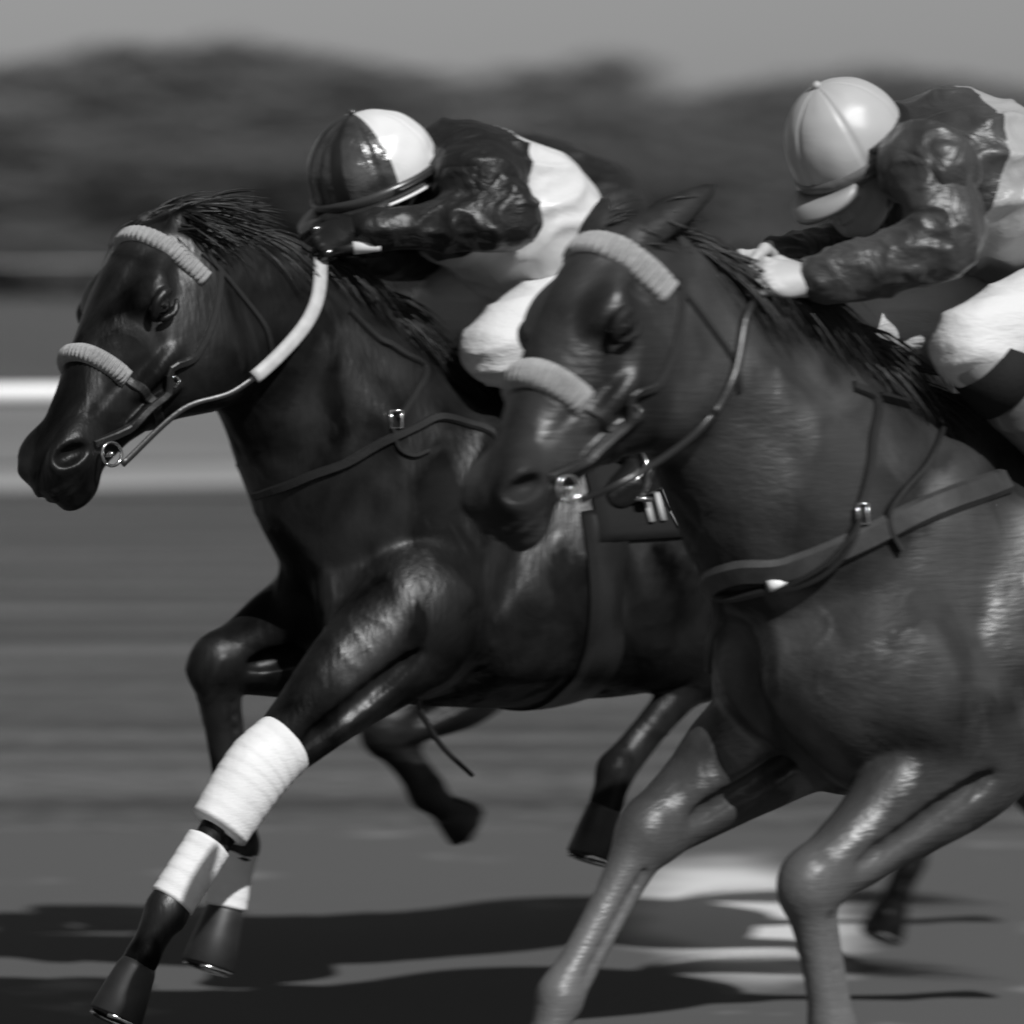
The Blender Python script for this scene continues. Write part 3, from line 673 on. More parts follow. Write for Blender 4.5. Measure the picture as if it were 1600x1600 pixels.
    # ---- breeches
    F = Field(axis(lo[0], hi[0], .009), axis(lo[1], hi[1], .009), axis(lo[2], hi[2], .009))
    F.chain([lerp(waist, pelvis, .35), pelvis], [.085, .120], k=.05, flat=1.38, n=YL)
    for g in legs: thigh(F, g, .012, 1.0, .052, .05); F.limb(g[1], lerp(g[1], g[2], .20), .064, .058, k=.03)
    P, Q = F.skin(); P = relax(P, Q, 1); dk = np.minimum(np.linalg.norm(P - legs[0][1], axis=1), np.linalg.norm(P - legs[1][1], axis=1))
    P2 = fold(P, Q, .009, (10, 12, 24), 61); P = P + (P2 - P) * np.clip(1.4 - dk / .22, .25, 1)[:, None]
    mesh_np('breeches', P, Q, mats['breeches'], root)
    # ---- boots
    for g, q in zip(legs, (1, -1)):
        l2 = np.min(g[1:], 0) - .13; h2 = np.max(g[1:], 0) + .13
        F = Field(axis(l2[0], h2[0], .007), axis(l2[1], h2[1], .007), axis(l2[2], h2[2], .007)); top = lerp(g[1], g[2], sp.get('boot_top', .16)); dn = unit(g[2] - g[1]); toe = g[3]; ft = unit(toe - g[2])
        F.chain([top, lerp(top, g[2], .3), lerp(top, g[2], .8), g[2]], [.064, .065, .048, .046], k=.02)
        F.chain([g[2] + dn * .035 - ft * .045, g[2] + dn * .035 + ft * .02, toe], [.036, .038, .032], k=.03, flat=.9, n=YL); F.limb(g[2] + dn * .055 - ft * .05, g[2] + dn * .062 - ft * .05, .026, .026, k=.01)
        P, Q = F.skin(); P = fold(P, Q, .004, (12, 12, 22), 71); bt = mesh_np('boot', P, Q, mats['boot'], root)
        if 'boot_band' in mats:
            cf = MB(); A, B = lerp(g[1], g[2], sp['band'][0]), lerp(g[1], g[2], sp['band'][1]); cf.add(*sweep([A, lerp(A, B, .04), lerp(A, B, .5), lerp(A, B, .96), B], [.060, .074, .076, .074, .060], 30)); cf.build('boot_band', mats['boot_band'], bt)
    # ---- helmet with a silk cap over it
    he = empty('helmet', (0, 0, 0)); he.parent = root
    hr = sp.get('helm', (.140, .112, .128)); ho = hp(-.012, 0, .028); nseg, nlat = 120, 40; vs = []; Q = []; mi = []; cap_m = mats['cap']
    for i in range(nlat + 1):
        th = R(98) * i / nlat
        for j in range(nseg):
            ph = 2 * math.pi * j / nseg; seam = abs(math.sin((ph + sp.get('seam', 0)) * 3)); g = .0035 * math.exp(-(seam / .09) ** 2) * min(1, i / 6)
            ruf = mats.get('ruffle', .0015) * (noise(np.array([[ph * 3.0, th * 4, i * .0]]), 81)[0] - .5) * 2 * math.sin(th)
            rr = 1 + ruf / .12 - g / .12; vs.append(ho + f * hr[0] * math.sin(th) * math.cos(ph) * rr + l * hr[1] * math.sin(th) * math.sin(ph) * rr + u * hr[2] * math.cos(th) * rr)
    for i in range(nlat):
        for j in range(nseg):
            Q.append([i * nseg + j, (i + 1) * nseg + j, (i + 1) * nseg + (j + 1) % nseg, i * nseg + (j + 1) % nseg])
            k = int((j + .5) / nseg * len(cap_m)) % len(cap_m); mi.append(cap_m[k])
    mm = list(dict.fromkeys(mi)); me = MB(); me.add(vs, Q); o = me.build('cap', mm, he); o.data.polygons.foreach_set('material_index', [mm.index(q) for q in mi]); o.data.update()
    def rim(th, out, ph): return ho + f * (hr[0] + out) * math.sin(R(th)) * math.cos(ph) + l * (hr[1] + out) * math.sin(R(th)) * math.sin(ph) + u * (hr[2] + out) * math.cos(R(th))
    A = np.linspace(0, 2 * math.pi, 60)
    mb = MB(); vs = []
    for ph in A[:-1]:
        for th, ot in ((96, -.004), (96, .004), (101, .007), (110, .004), (110, -.010)): vs.append(rim(th, ot, ph))
    mb.add(vs, [[i * 5 + j, ((i + 1) % 59) * 5 + j, ((i + 1) % 59) * 5 + (j + 1) % 5, i * 5 + (j + 1) % 5] for i in range(59) for j in range(5)]); mb.build('rim', mats['rim'], he)
    if 'rim_line' in mats:
        mb = MB(); mb.add(*sweep([rim(111, .006, p) for p in np.linspace(-2.4, 2.4, 60)], .0035, 6)); mb.build('rim_highlight', mats['rim_line'], he)  # white tube along the rim: its bright highlight put in as colour
    # peak
    mb = MB(); vs = []; n = 25; w = sp.get('peak', (62, .062, -.020))
    for i, ph in enumerate(np.linspace(-R(w[0]), R(w[0]), n)):
        e = rim(106, .002, ph); k = math.cos(ph / R(w[0]) * math.pi / 2) ** .6; out = (f * math.cos(ph) + l * math.sin(ph)) * w[1] * k + u * w[2] * k
        vs += [e + u * .003, e + out + u * .003, e + out - u * .010, e - u * .003 - u * .004]
    mb.add(vs, [[i * 4 + j, (i + 1) * 4 + j, (i + 1) * 4 + (j + 1) % 4, i * 4 + (j + 1) % 4] for i in range(n - 1) for j in range(4)] + [[0, 1, 2, 3], [(n - 1) * 4 + 3 - j for j in range(4)]]); mb.build('peak', mats['peak'], he)
    mb = MB(); mb.add(*sweep([ho + u * hr[2] * .99, ho + u * (hr[2] + .010)], [.010, .007], 14)); mb.build('button', mats['cap'][0], he)
    for q in (-1, 1):
        mb = MB(); mb.add(*sweep(spline([rim(108, -.002, q * 1.75), hp(-.01, q * .082, -.05), hp(.03, q * .066, -.10), hp(.045, 0, -.128)], 14), .010, 8, flat=.25, n=l)); mb.build('chin_strap', M['leather'], he)
    # goggles
    gg = empty('goggles', (0, 0, 0)); gg.parent = root
    for q in (-1, 1):
        mb = MB(); vs = []; c = hp(.094, q * .034, .006)
        for i, r_ in enumerate((0, .4, .75, .95, 1.0)):
            for j in range(20):
                a = 2 * math.pi * j / 20; vs.append(c + l * (.033 * r_ * math.cos(a)) + u * (.023 * r_ * math.sin(a)) + f * (.010 * math.sqrt(max(0, 1 - r_ ** 2)) - .018 * (r_ * math.cos(a) * q + .3) * .6))
        for j in range(20): a = 2 * math.pi * j / 20; vs.append(c - f * .024 + l * .036 * math.cos(a) + u * .027 * math.sin(a))
        Qs = [[i * 20 + j, (i + 1) * 20 + j, (i + 1) * 20 + (j + 1) % 20, i * 20 + (j + 1) % 20] for i in range(5) for j in range(20)]
        mb.add(vs, Qs).build('lens', M['lens'], gg)
    for off_ in sp.get('bands', (0,)):
        mb = MB(); mb.add(*sweep([rim(100 - off_, .006, p) for p in np.linspace(1.2, 2 * math.pi - 1.2, 50)], .011, 8, flat=.3, n=None)); mb.build('strap', M['leather'], gg)
    BASE = V(0, 0, 0)
    return dict(root=root, grips=grips, base=V(-.35, 0, base_z))

def reins(h, grips, via, m0, m1, split=.45, sp_w=.0155):
    """from each bit ring, along the neck, to the fists"""
    br = h['bridle']
    for q, g, vp in zip((1, -1), grips, via):
        pts = [h['hd'](.50, q * .078, -.085)] + list(vp) + [g]; P = spline(pts, 60); k = int(60 * split)
        T = MB(); T.add(*sweep(P[:k + 1], .0065, 8, flat=.3, n=V(0, q, .3))); T.build('rein', m0, br)
        T = MB(); T.add(*sweep(P[k:], sp_w, 10, flat=.4, n=V(.2, q, .3))); T.build('rein_grip', m1, br)

# ================================================================== THE PLACE
SL = .55                                       # the track runs away to the right: distance grows by SL per metre
def sheet(name, q0, q1, z, m, x0=-400, x1=400, label=None, nseg=2):
    """a strip of ground between distances q0 and q1 (measured straight ahead)"""
    def y(q, x): return q + SL * x
    vs = [(x, y(q, x), z) for q in (q0, q1) for x in (x0, x1)]
    o = mesh_np(name, vs, [[0, 1, 3, 2]], m, None, False, False); tag(o, kind='structure'); return o
g = mesh_np('ground', [(-900, -60, 0), (900, -60, 0), (900, 1500, 0), (-900, 1500, 0)], [[0, 1, 2, 3]], M['turf'], None, False, False); tag(g, kind='structure')
sheet('path', 47.2, 52.2, .006, M['sand'], -60, 60)
sheet('worn_turf', 53, 75, .006, M['pale_turf'], -60, 60)

# ---- rails
def rail(name, Y0, ang, x0, x1, ztop, rad, posts, label, lower=None):
    """a running rail along the direction ang through (0, Y0)"""
    d = V(math.cos(ang), math.sin(ang), 0); r = empty(name, (0, Y0, 0), ang); tag(r, label, 'rail')
    mb = MB(); mb.add(*sweep([(x0, 0, ztop - rad), (x1, 0, ztop - rad)], rad, 20)); mb.build('top_rail', M['white_paint'], r)
    if lower:
        mb = MB(); mb.add(*sweep([(x0, 0, lower), (x1, 0, lower)], rad * .5, 12)); mb.build('lower_rail', M['white_paint'], r)
    for x in posts:
        mb = MB(); mb.add(*sweep(spline([(x, .55, -.05), (x, .50, .5), (x, .32, .82), (x, .0, ztop - rad * 1.6)], 14), .030, 10)); mb.build('post', M['white_paint'], r)
    return r
rail('running_rail', 35, math.atan(.30), -30, 30, 1.045, .062, [-29, -22.4, -14, -7.0, 1.6, 9, 17, 25], 'thick white running rail level with the nose of the near-black horse')
rail('far_rail', 205, math.atan(.05), -60, 60, 1.3, .028, [i * 8 - 56 for i in range(15)], 'thin white rail far off along the foot of the dark trees')

# ---- trees: four kinds, copied along the far side of the course
M['leaf'] = mat('leaf', .115, .7, .3, var=.3, vscale=.6)
M['leaf2'] = mat('leaf_light', .13, .7, .3, var=.3, vscale=.6)
M['bark'] = mat('bark', .06, .9, .2, var=.4, vscale=3)
def tree(seed, hgt, wid, leafm):
    rs = np.random.RandomState(seed); t = empty('tree', (0, 0, 0)); mb = MB()
    top = V(rs.uniform(-.4, .4), rs.uniform(-.3, .3), hgt * .7); mb.add(*sweep(spline([(0, 0, -.1), (.1, 0, hgt * .25), tuple(top * .6), tuple(top)], 10), np.linspace(.34, .08, 10) * hgt / 10, 10))
    cl = []
    for i in range(9):
        a = rs.uniform(0, 6.28); z = rs.uniform(.18, .62) * hgt; e = V(math.cos(a) * wid * rs.uniform(.3, .75), math.sin(a) * wid * rs.uniform(.3, .7), z + hgt * rs.uniform(.05, .2))
        mb.add(*sweep(spline([(0, 0, z), tuple(lerp(V(0, 0, z), e, .5) + V(0, 0, .2)), tuple(e)], 6), np.linspace(.13, .03, 6) * hgt / 10, 6)); cl.append((e, wid * rs.uniform(.30, .48)))
    for i in range(10):
        a = rs.uniform(0, 6.28); q = rs.uniform(0, .6); cl.append((V(math.cos(a) * wid * q, math.sin(a) * wid * q, hgt * rs.uniform(.55, .90)), wid * rs.uniform(.25, .42)))
    for i in range(8):
        a = rs.uniform(0, 6.28); cl.append((V(math.cos(a) * wid * .65, math.sin(a) * wid * .6, hgt * rs.uniform(.10, .35)), wid * rs.uniform(.25, .4)))
    mb.build('trunk', M['bark'], t)
    n = 200; vs = []; Q = []; k = 0
    for c, r in cl:
        D = rs.randn(n, 3); D /= np.linalg.norm(D, axis=1)[:, None]; P = c + D * (r * rs.uniform(.55, 1.08, n) ** 1)[:, None] * V(1, 1, .8)
        for p in P:
            a = rs.randn(3); a /= np.linalg.norm(a); b = np.cross(a, rs.randn(3)); b /= np.linalg.norm(b) + 1e-9; sz = rs.uniform(.16, .34)
            vs += [p - a * sz, p + b * sz * .6, p + a * sz, p - b * sz * .6]; Q.append([k, k + 1, k + 2, k + 3]); k += 4
    me = MB(); me.add(vs, Q); me.build('crown', leafm, t, smooth=False)
    return t
def dup(root, loc, rz, sc, label):
    r = root.copy(); COL.objects.link(r); r.location = loc; r.rotation_euler = (0, 0, rz); r.scale = (sc,) * 3
    for ch in root.children:
        c = ch.copy(); COL.objects.link(c); c.parent = r
    tag(r, label, 'tree', 'trees beyond the far rail'); return r
kinds = [tree(11, 10, 3.6, M['leaf']), tree(12, 9.4, 3.9, M['leaf2']), tree(13, 10.6, 3.4, M['leaf']), tree(14, 8.8, 4.2, M['leaf2'])]
TL = 'tree in the dark blurred line of trees beyond the far rail'
first = set()
def put_tree(k, loc, rz, sc):
    if k not in first:
        first.add(k); r = kinds[k]; r.location = loc; r.rotation_euler = (0, 0, rz); r.scale = (sc,) * 3; tag(r, TL, 'tree', 'trees beyond the far rail')
    else: dup(kinds[k], loc, rz, sc, TL)
rs = np.random.RandomState(3)
# heights follow the skyline of the photo: (x pixel, y pixel of the top)
sky_x = [-400, 0, 130, 200, 420, 640, 720, 860, 960, 1000, 1150, 1240, 1330, 1400, 1500, 1600, 2000]
sky_y = [90, 92, 88, 50, 48, 70, 92, 92, 72, 96, 128, 124, 104, 100, 118, 128, 130]
for row, (Y, x0, dx, cut) in enumerate(((230, -32, 2.6, .01), (236, -34, 2.6, 0), (222, -31, 3.0, .30), (226, -31, 3.0, .15))):
    x = x0
    while x < -x0:
        yy = Y + rs.uniform(-2, 2) + x * .05; u = 800 + x * FPX / yy; top = CAM_H + (HOR - np.interp(u, sky_x, sky_y)) / FPX * yy
        k = rs.randint(4); hh = (10, 9.4, 10.6, 8.8)[k]; put_tree(k, (x, yy, 0), rs.uniform(0, 6.28), top / (hh * 1.02) * (1 - cut) * rs.uniform(.975, 1.015)); x += dx * rs.uniform(.8, 1.2)


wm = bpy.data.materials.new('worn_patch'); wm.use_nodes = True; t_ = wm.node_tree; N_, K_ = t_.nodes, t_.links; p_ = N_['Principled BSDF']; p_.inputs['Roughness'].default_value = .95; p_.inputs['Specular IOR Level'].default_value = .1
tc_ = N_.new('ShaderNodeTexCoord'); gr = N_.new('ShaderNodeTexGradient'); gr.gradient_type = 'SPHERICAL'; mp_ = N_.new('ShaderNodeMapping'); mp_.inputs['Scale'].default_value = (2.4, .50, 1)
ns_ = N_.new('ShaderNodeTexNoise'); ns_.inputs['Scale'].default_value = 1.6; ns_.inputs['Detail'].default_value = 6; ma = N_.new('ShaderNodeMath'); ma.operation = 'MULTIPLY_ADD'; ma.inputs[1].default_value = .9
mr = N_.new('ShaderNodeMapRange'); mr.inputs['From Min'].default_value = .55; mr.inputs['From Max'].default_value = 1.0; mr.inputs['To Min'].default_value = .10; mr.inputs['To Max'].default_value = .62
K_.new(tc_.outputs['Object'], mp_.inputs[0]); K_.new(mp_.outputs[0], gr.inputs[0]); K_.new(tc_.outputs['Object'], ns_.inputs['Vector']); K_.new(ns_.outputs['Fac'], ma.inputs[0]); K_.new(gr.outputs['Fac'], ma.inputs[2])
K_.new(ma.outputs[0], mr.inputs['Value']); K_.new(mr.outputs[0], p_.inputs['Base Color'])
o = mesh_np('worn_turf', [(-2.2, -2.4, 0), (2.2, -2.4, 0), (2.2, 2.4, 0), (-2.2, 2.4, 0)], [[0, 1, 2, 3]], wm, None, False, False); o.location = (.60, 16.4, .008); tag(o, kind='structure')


# ================================================================== THE HORSES AND THEIR RIDERS
TR = [(-1.44, 1.30, 1.12, .07, 0), (-1.40, 1.40, 1.00, .15, 0), (-1.28, 1.48, .98, .22, .1), (-1.05, 1.53, .93, .27, .12), (-.8, 1.50, .97, .28, .10), (-.5, 1.46, .90, .285, .08),
      (-.25, 1.48, .83, .27, .14), (-.05, 1.54, .815, .25, .30), (.08, 1.55, .82, .235, .38), (.22, 1.46, .83, .225, .30), (.34, 1.36, .85, .20, .2), (.44, 1.26, .90, .17, .1), (.51, 1.16, .97, .10, 0)]
f1 = Frame(785, 13.1, R(35)); f2 = Frame(1500, 11.6, R(35))

def report(tag_, legs):
    for j, k, q in legs: print(tag_, k, q, 'upper %.2f lower %.2f pastern %.2f' % tuple(np.linalg.norm(j[i + 1] - j[i]) for i in range(3)), 'z', [round(float(p[2]), 2) for p in j], 'x', [round(float(p[0]), 2) for p in j])

J = f1.J
sp1 = dict(trunk=TR, poll=J(296, 372, 0), muzzle=J(84, 686, .06), ears=(V(-.125, .02, .02), V(-.125, -.02, .02)),
           neck=[(J(362, 468, 0), .140, .62), (J(468, 572, 0), .185, .62), (J(560, 715, 0), .245, .68), (J(650, 830, 0), .27, .75)],
           legs=[([J(645, 975, .17), J(398, 1205, .165), J(258, 1425, .16), J(215, 1510, .155), J(180, 1590, .15)], 'fore', 1),
                 ([J(500, 985, -.15), J(336, 1040, -.16), J(372, 1325, -.16), J(352, 1420, -.16), J(325, 1510, -.16)], 'fore', -1),
                 ([J(1250, 860, .16), J(1092, 1045, .15), J(962, 1205, .15), J(945, 1265, .15), J(925, 1340, .15)], 'hind', 1),
                 ([V(-.95, -.19, .86), V(-1.32, -.15, .72), V(-1.62, -.15, .52), V(-1.74, -.15, .50), V(-1.83, -.15, .46)], 'hind', -1)],
           fore_dir=(-1.0, .02), fore_n=3000, fore_len=.15, fore_wind=(-1.5, .25, -.2), mane_len=.21, mane_n=8500, headscale=1.3)
report('h1', sp1['legs']); print('head1', np.linalg.norm(sp1['muzzle'] - sp1['poll']), 'poll', sp1['poll'], 'muz', sp1['muzzle'])
J = f2.J
TR2 = [(a, b - .02, c - .01, d * (.9 if a > .1 else 1), e) for a, b, c, d, e in TR]
sp2 = dict(trunk=TR2, headlen=1.02, poll=J(1005, 398, 0), muzzle=J(780, 742, .06), ears=(V(-.165, .02, .095), V(-.08, -.06, .08)),
           neck=[(J(1070, 520, 0), .14, .62), (J(1155, 630, 0), .185, .62), (J(1250, 760, 0), .24, .68), (J(1350, 870, 0), .27, .75)],
           legs=[([J(1530, 1165, .17), J(1262, 1385, .16), J(1300, 1610, .16), J(1350, 1680, .16), J(1395, 1735, .16)], 'fore', 1),
                 ([J(1235, 1130, -.15), J(1010, 1305, -.15), J(872, 1560, -.15), J(845, 1650, -.15), J(815, 1725, -.15)], 'fore', -1),
                 ([V(-.92, .19, .86), V(-1.25, .15, .62), V(-1.50, .15, .38), V(-1.62, .15, .34), V(-1.71, .15, .29)], 'hind', 1),
                 ([V(-.72, -.19, .84), V(-.95, -.15, .55), V(-.80, -.15, .26), V(-.74, -.15, .15), V(-.69, -.15, .06)], 'hind', -1)],
           fore_dir=(-.9, .15), fore_n=900, fore_len=.09, fore_wind=(-1.5, -.3, 0), mane_len=.26, mane_n=11000, mane_near=.75, extra=[(V(.20, .075, .87), V(.16, .08, .10)), (V(.20, -.075, .87), V(.16, .08, .10))], headscale=1.3)
report('h2', sp2['legs']); print('head2', np.linalg.norm(sp2['muzzle'] - sp2['poll']), 'poll', sp2['poll'], 'muz', sp2['muzzle'])

h1 = horse('racehorse', f1, sp1, 'near-black horse with white bandages on its forelegs, its nose at the left of the photo', 'horses racing side by side', M['black_coat'], M['hair'])
h1['bridle'] = bridle(h1, .355, .085, .040, .040)
h2 = horse('racehorse', f2, sp2, 'brown horse nearest the camera with broad ribbed fleece bands on its face and a breastgirth', 'horses racing side by side', M['bay_coat'], M['hair2'])
h2['bridle'] = bridle(h2, .350, .070, .058, .058, 27)

# ---- riders
J = f1.J
j1 = dict(head=J(582, 292, 0) , face=V(.90, .10, -.38), crown=V(.28, 0, .95),
          spine=[J(676, 276, 0), J(728, 300, 0), J(778, 326, 0), J(828, 372, 0)],
          arms=[[J(742, 280, .18), J(795, 346, .25), J(556, 358, .11), J(505, 378, .08)], [J(640, 280, -.18), J(690, 385, -.26), J(560, 405, -.10), J(500, 405, -.07)]],
          legs=[[J(940, 478, .12), J(775, 545, .17), J(1022, 702, .24), J(965, 775, .25)], [J(830, 400, -.12), J(690, 500, -.17), J(850, 690, -.24), J(800, 750, -.25)]],
          hem=(J(862, 386, 0), V(-.9, 0, -.35)), yoke=(J(762, 215, 0), V(1, 0, .5)), helm=(.146, .128, .134),
          billow=[(J(808, 312, .05), V(.08, .15, .09)), (J(812, 372, .10), V(.055, .09, .055))], band=(.1, .2), bands=(0,), loose=.024)
J = f2.J
j2 = dict(head=J(1327, 250, 0), face=V(.82, .12, -.56), crown=V(.42, 0, .90),
          spine=[J(1425, 235, 0), J(1500, 280, 0), J(1640, 335, 0), J(1790, 390, 0)],
          arms=[[J(1448, 260, .18), J(1478, 382, .24), J(1262, 440, .11), J(1170, 430, .08)], [J(1375, 245, -.18), J(1350, 385, -.28), J(1200, 415, -.09), J(1130, 425, -.07)]],
          legs=[[J(1790, 450, .12), J(1512, 540, .18), J(1730, 760, .24), J(1650, 830, .25)], [J(1560, 470, -.12), J(1300, 503, -.17), J(1560, 740, -.24), J(1500, 800, -.25)]],
          hem=(J(1790, 400, 0), V(-.9, 0, -.35)), yoke=(J(1478, 190, 0), V(1, 0, .3)), peak=(44, .052, -.022), helm=(.122, .108, .128),
          billow=[(J(1640, 370, .02), V(.14, .16, .10))], band=(.10, .32), boot_top=.3, bands=(-14, 0, 12))
M['glove_skin'] = mat('tanned_skin', .13, .5, .4, var=.2, vscale=20)
for n, j in (('j1', j1), ('j2', j2)):
    for a in j['arms']: print(n, 'arm', [round(float(np.linalg.norm(a[i + 1] - a[i])), 2) for i in range(3)])
    for a in j['legs']: print(n, 'leg', [round(float(np.linalg.norm(a[i + 1] - a[i])), 2) for i in range(3)])
    print(n, 'spine', [round(float(np.linalg.norm(j['spine'][i + 1] - j['spine'][i])), 2) for i in range(3)])
r1 = jockey(f1, j1, 'jockey in a quartered dark and white cap and white-backed dark silks, on the near-black horse', 'jockeys crouched over their horses',
            dict(skin=M['glove_skin'], hand=M['boot'], yoke=M['dark_satin'], torso=M['white_satin'], sleeve=M['dark_satin'], cuff=M['cloth_black'], breeches=M['breeches'], boot=M['boot'],
                 cap=[M[{'w': 'cap_white', 'd': 'cap_dark', 'b': 'cap_black'}[c]] for c in 'dbdddwwwwwddddwwwwddddbd'], rim=M['shell'], rim_line=M['white_paint'], peak=M['shell'], ruffle=.004))
r2 = jockey(f2, j2, 'jockey in a plain pale cap and grey satin sleeves, crouched over the brown horse', 'jockeys crouched over their horses',
            dict(skin=M['skin'], hand=M['pale_skin'], yoke=M['grey_satin'], torso=M['silver_satin'], sleeve=M['grey_satin'], cuff=M['cloth_black'], breeches=M['breeches'], boot=M['boot_grey'], boot_band=M['cloth_black'],
                 cap=[M['cap_pale']] * 6, rim=M['boot_grey'], peak=M['peak']))
s1 = saddle(h1); s2 = saddle(h2)
for hh, jj, ss in ((h1, j1, s1), (h2, j2, s2)):
    for L, q in zip(jj['legs'], (1, -1)): stirrup(hh, L[2] * .4 + L[3] * .6 - V(0, 0, .045), q, ss)
J = f1.J
reins(h1, r1['grips'], (VN := [J(285, 640, .13), J(372, 608, .15), J(455, 535, .15), J(495, 470, .12)], [V(q[0], -q[1] - .03, q[2]) for q in VN]), M['leather'], M['rein'], .45)
J = f2.J
def So(h, u, v, o=.014):
    q = surf(h, u, v); n = V(*h['bvh'].find_nearest(Vector(q))[1]); return q + n * o
reins(h2, r2['grips'], (VN2 := [So(h2, 985, 735), So(h2, 1085, 660, .02), So(h2, 1135, 590, .02), So(h2, 1158, 500, .02)], [V(q[0], -q[1] - .02, q[2]) for q in VN2]), M['leather'], M['leather'], .45, .008)

# ---- tack that lies on the coat, traced over the near side
def S1(*pp): return [surf(h1, u, v) for u, v in pp]
def S2(*pp): return [surf(h2, u, v) for u, v in pp]
bp = empty('breastplate', (0, 0, 0)); bp.parent = h1['root']
strap(h1['bvh'], S1((600, 450), (640, 505), (662, 570), (650, 610), (622, 655)), .016, .005).build('shoulder_strap', M['leather'], bp)
strap(h1['bvh'], S1((810, 715), (750, 668), (690, 652), (650, 668), (600, 690), (545, 722), (490, 742)) + [f1.J(440, 750, 0)], .020, .006, n=70).build('chest_strap', M['leather'], bp)
strap(h1['bvh'], S1((612, 670), (622, 700), (645, 712), (668, 704)), .010, .005).build('loose_end', M['leather'], bp)
mb = MB(); c = surf(h1, 617, 655); ax = h1['root']; mb.add(*sweep([c + V(.014, .006, .018), c + V(-.012, .008, .018), c + V(-.012, .008, -.018), c + V(.014, .006, -.018), c + V(.014, .006, .018)], .003, 6)); mb.build('buckle', M['steel'], bp)
mb = MB(); mb.add(*sweep(spline([f1.J(654, 1082, .17), f1.J(657, 1110, .17), f1.J(690, 1165, .17), f1.J(738, 1212, .17)], 24), np.linspace(.008, .005, 24), 8)); mb.build('hanging_strap', M['leather'], bp)
bp = empty('breastgirth', (0, 0, 0)); bp.parent = h2['root']
strap(h2['bvh'], [V(.46, -.18, 1.02), f2.J(1130, 895, 0)] + S2((1230, 890), (1330, 852), (1420, 808), (1500, 775), (1570, 752)), .050, .010, n=90).build('breast_band', M['brown_leather'], bp)
strap(h2['bvh'], S2((1376, 575), (1369, 625), (1362, 690), (1352, 760), (1338, 810)), .020, .006, n=50).build('shoulder_strap', M['leather'], bp)
for dv, w_ in ((0, .012), (-14, .010)):
    strap(h2['bvh'], S2((1338, 812), (1325, 850 + dv), (1290, 890 + dv), (1245, 912 + dv * .6), (1205, 917)) + [f2.J(1140, 912, 0)], w_, .010, n=60, off=.010).build('martingale_strap', M['leather'], bp)
strap(h2['bvh'], S2((1420, 590), (1462, 650), (1450, 720), (1410, 765), (1385, 800), (1388, 830), (1405, 860)), .011, .010, n=50, off=.006).build('loose_end', M['leather'], bp)
c = surf(h2, 1341, 802); mb = MB(); mb.add(*sweep([c + V(.010, .012, .018), c + V(-.010, .014, .018), c + V(-.012, .014, -.018), c + V(.012, .012, -.018), c + V(.010, .012, .018)], .0035, 6)); mb.build('buckle', M['steel'], bp)
c = surf(h2, 1208, 912); mb = MB(); mb.add(*sweep([c + V(.018, .010, -.004), c + V(-.016, .018, .004)], .011, 10)); mb.build('clip', M['white_paint'], bp)
# bandages
for lg, segs in ((0, ((.50, .94, .050, .050, 1, 2, .050),)), (1, ((-.05, 1.0, .046, .046, 2, 3, .042),))):
    j = sp1['legs'][lg][0]
    for a, b, r0, r1_, i0, i1, rm in segs:
        bandage(h1, lerp(j[i0], j[i1], a), lerp(j[i0], j[i1], b), r0, r1_, 5, rm)
# ---- whip
BASE = V(0, 0, 0)
J = f1.J
wb = J(520, 391, .10); wt = J(830, 352, .30)
wr_ = empty('whip', f1.o + f1.fx * wb[0] + f1.fy * wb[1] + V(0, 0, wb[2]), f1.rz); tag(wr_, 'dark riding whip with a white collar, under the dark sleeve of the white-backed jockey', 'whip')
BASE = wb
mb = MB(); mb.add(*sweep([lerp(wb, wt, t) for t in (0, .1, .2, .22)], [.010, .012, .010, .009], 12)); mb.build('handle', M['leather'], wr_)
mb = MB(); mb.add(*sweep([lerp(wb, wt, t) for t in (.10, .105, .235, .24)], [.008, .0150, .0150, .008], 14)); mb.build('collar', M['white_paint'], wr_)
mb = MB(); mb.add(*sweep([lerp(wb, wt, t) for t in (.22, .5, .95, 1.0)], [.008, .007, .005, .003], 10)); mb.build('shaft', M['leather'], wr_)
BASE = V(0, 0, 0)

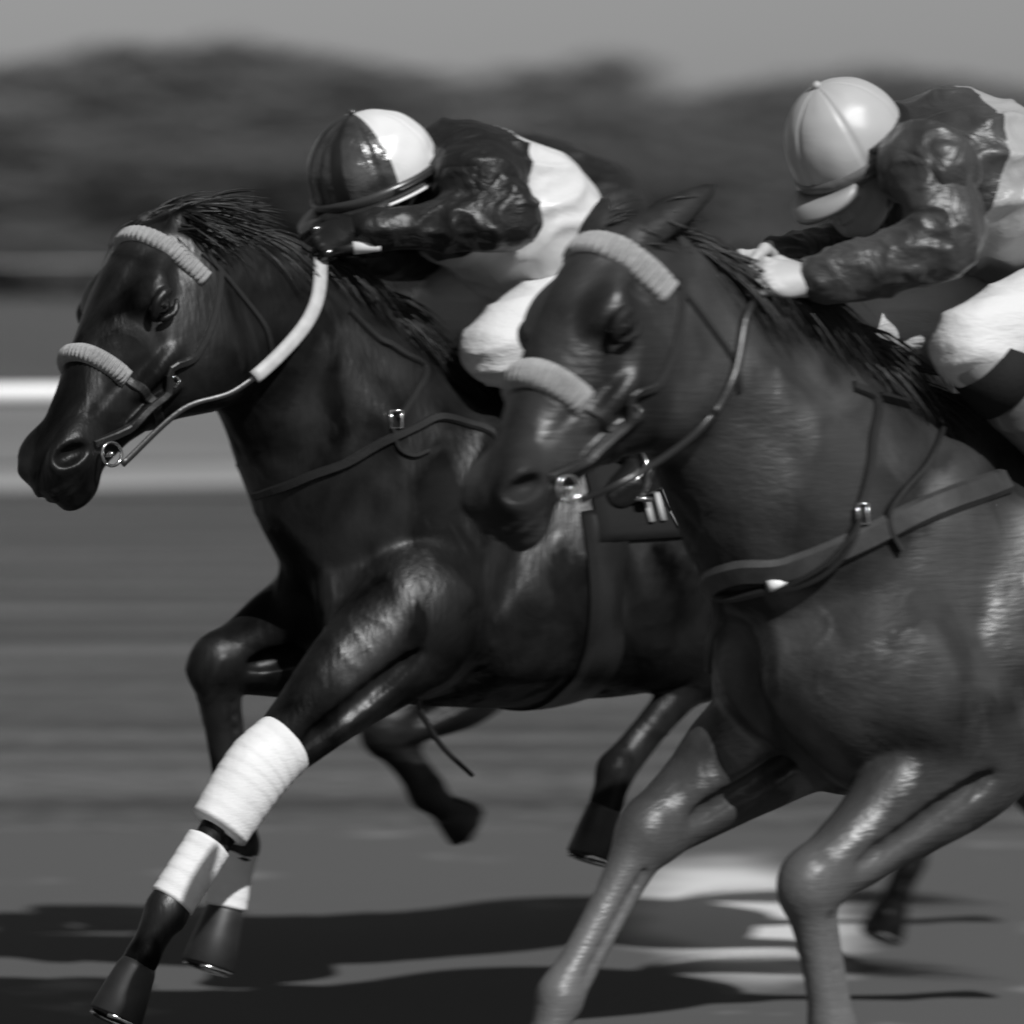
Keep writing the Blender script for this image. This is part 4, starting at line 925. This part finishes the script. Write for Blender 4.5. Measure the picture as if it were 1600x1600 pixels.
j = sp1['legs'][0][0]; P = spline([lerp(j[0], j[1], .80), lerp(j[0], j[1], .96), lerp(j[1], j[2], .14), lerp(j[1], j[2], .42)], 48); rr = np.interp(np.linspace(0, 1, 48), [0, .35, .65, 1], [.070, .074, .072, .066]) + .0015 * ((np.arange(48) / 6.0) % 1)
rr[0] -= .006; rr[-1] -= .016; mb = MB(); mb.add(*sweep(P, rr, 30, flat=.86, n=YL)); mb.build('bandage', M['bandage'], h1['root'])
# ---- the third pair, beyond
f3 = Frame(880, 14.75, R(35)); J = f3.J
sp3 = dict(sp1); sp3.update(poll=J(440, 430, 0), muzzle=J(455, 715, -.04), neck=[(J(470, 520, 0), .13, .62), (J(530, 600, 0), .17, .62), (J(620, 720, 0), .22, .68), (J(700, 830, 0), .25, .75)], legs=[([J(735, 1040, .15), J(600, 1140, .15), J(668, 1240, .15), J(700, 1268, .15), J(728, 1290, .15)], 'fore', 1),
    ([J(800, 1020, -.15), J(770, 1050, -.15), J(860, 1040, -.15), J(890, 1020, -.15), J(915, 1000, -.15)], 'fore', -1),
    ([V(-.80, .19, .86), V(-1.05, .15, .58), V(-.95, .15, .28), V(-.90, .15, .18), V(-.86, .15, .10)], 'hind', 1), sp1['legs'][3]], mane_n=900, fore_n=300)
h3 = horse('racehorse', f3, sp3, 'dark horse almost hidden behind the other two, one folded foreleg showing under the near-black horse', 'horses racing side by side', M['far_coat'], M['hair'], .014, .009)
h3['bridle'] = bridle(h3, .355, .085, .040, .040); s3 = saddle(h3)
r3 = jockey(f3, j1, 'jockey in all dark clothes, almost hidden behind the white-backed jockey', 'jockeys crouched over their horses',
            dict(skin=M['glove_skin'], yoke=M['dark_satin'], torso=M['dark_satin'], sleeve=M['dark_satin'], cuff=M['cloth_black'], breeches=M['cloth_black'], boot=M['boot'], cap=[M['cap_dark']] * 6, rim=M['shell'], peak=M['shell'], ruffle=.003))

mb = MB()
for i, (u, v, dv, w_) in enumerate(((1002, 772, 46, .013), (1020, 766, 50, .012), (1036, 768, 28, .014), (1046, 800, 22, .013), (1058, 768, 50, .010), (1072, 770, 52, .014))):
    q = [surf(h1, u + t * 12, v + t * dv) for t in (0, .5, 1)]; nn = V(*h1['bvh'].find_nearest(Vector(q[1]))[1])
    mb.add(*sweep([a + nn * .016 for a in q], [w_ / 2] * 3, 8, flat=.3, n=nn))
mb.build('number_print', M['mark'], s1)
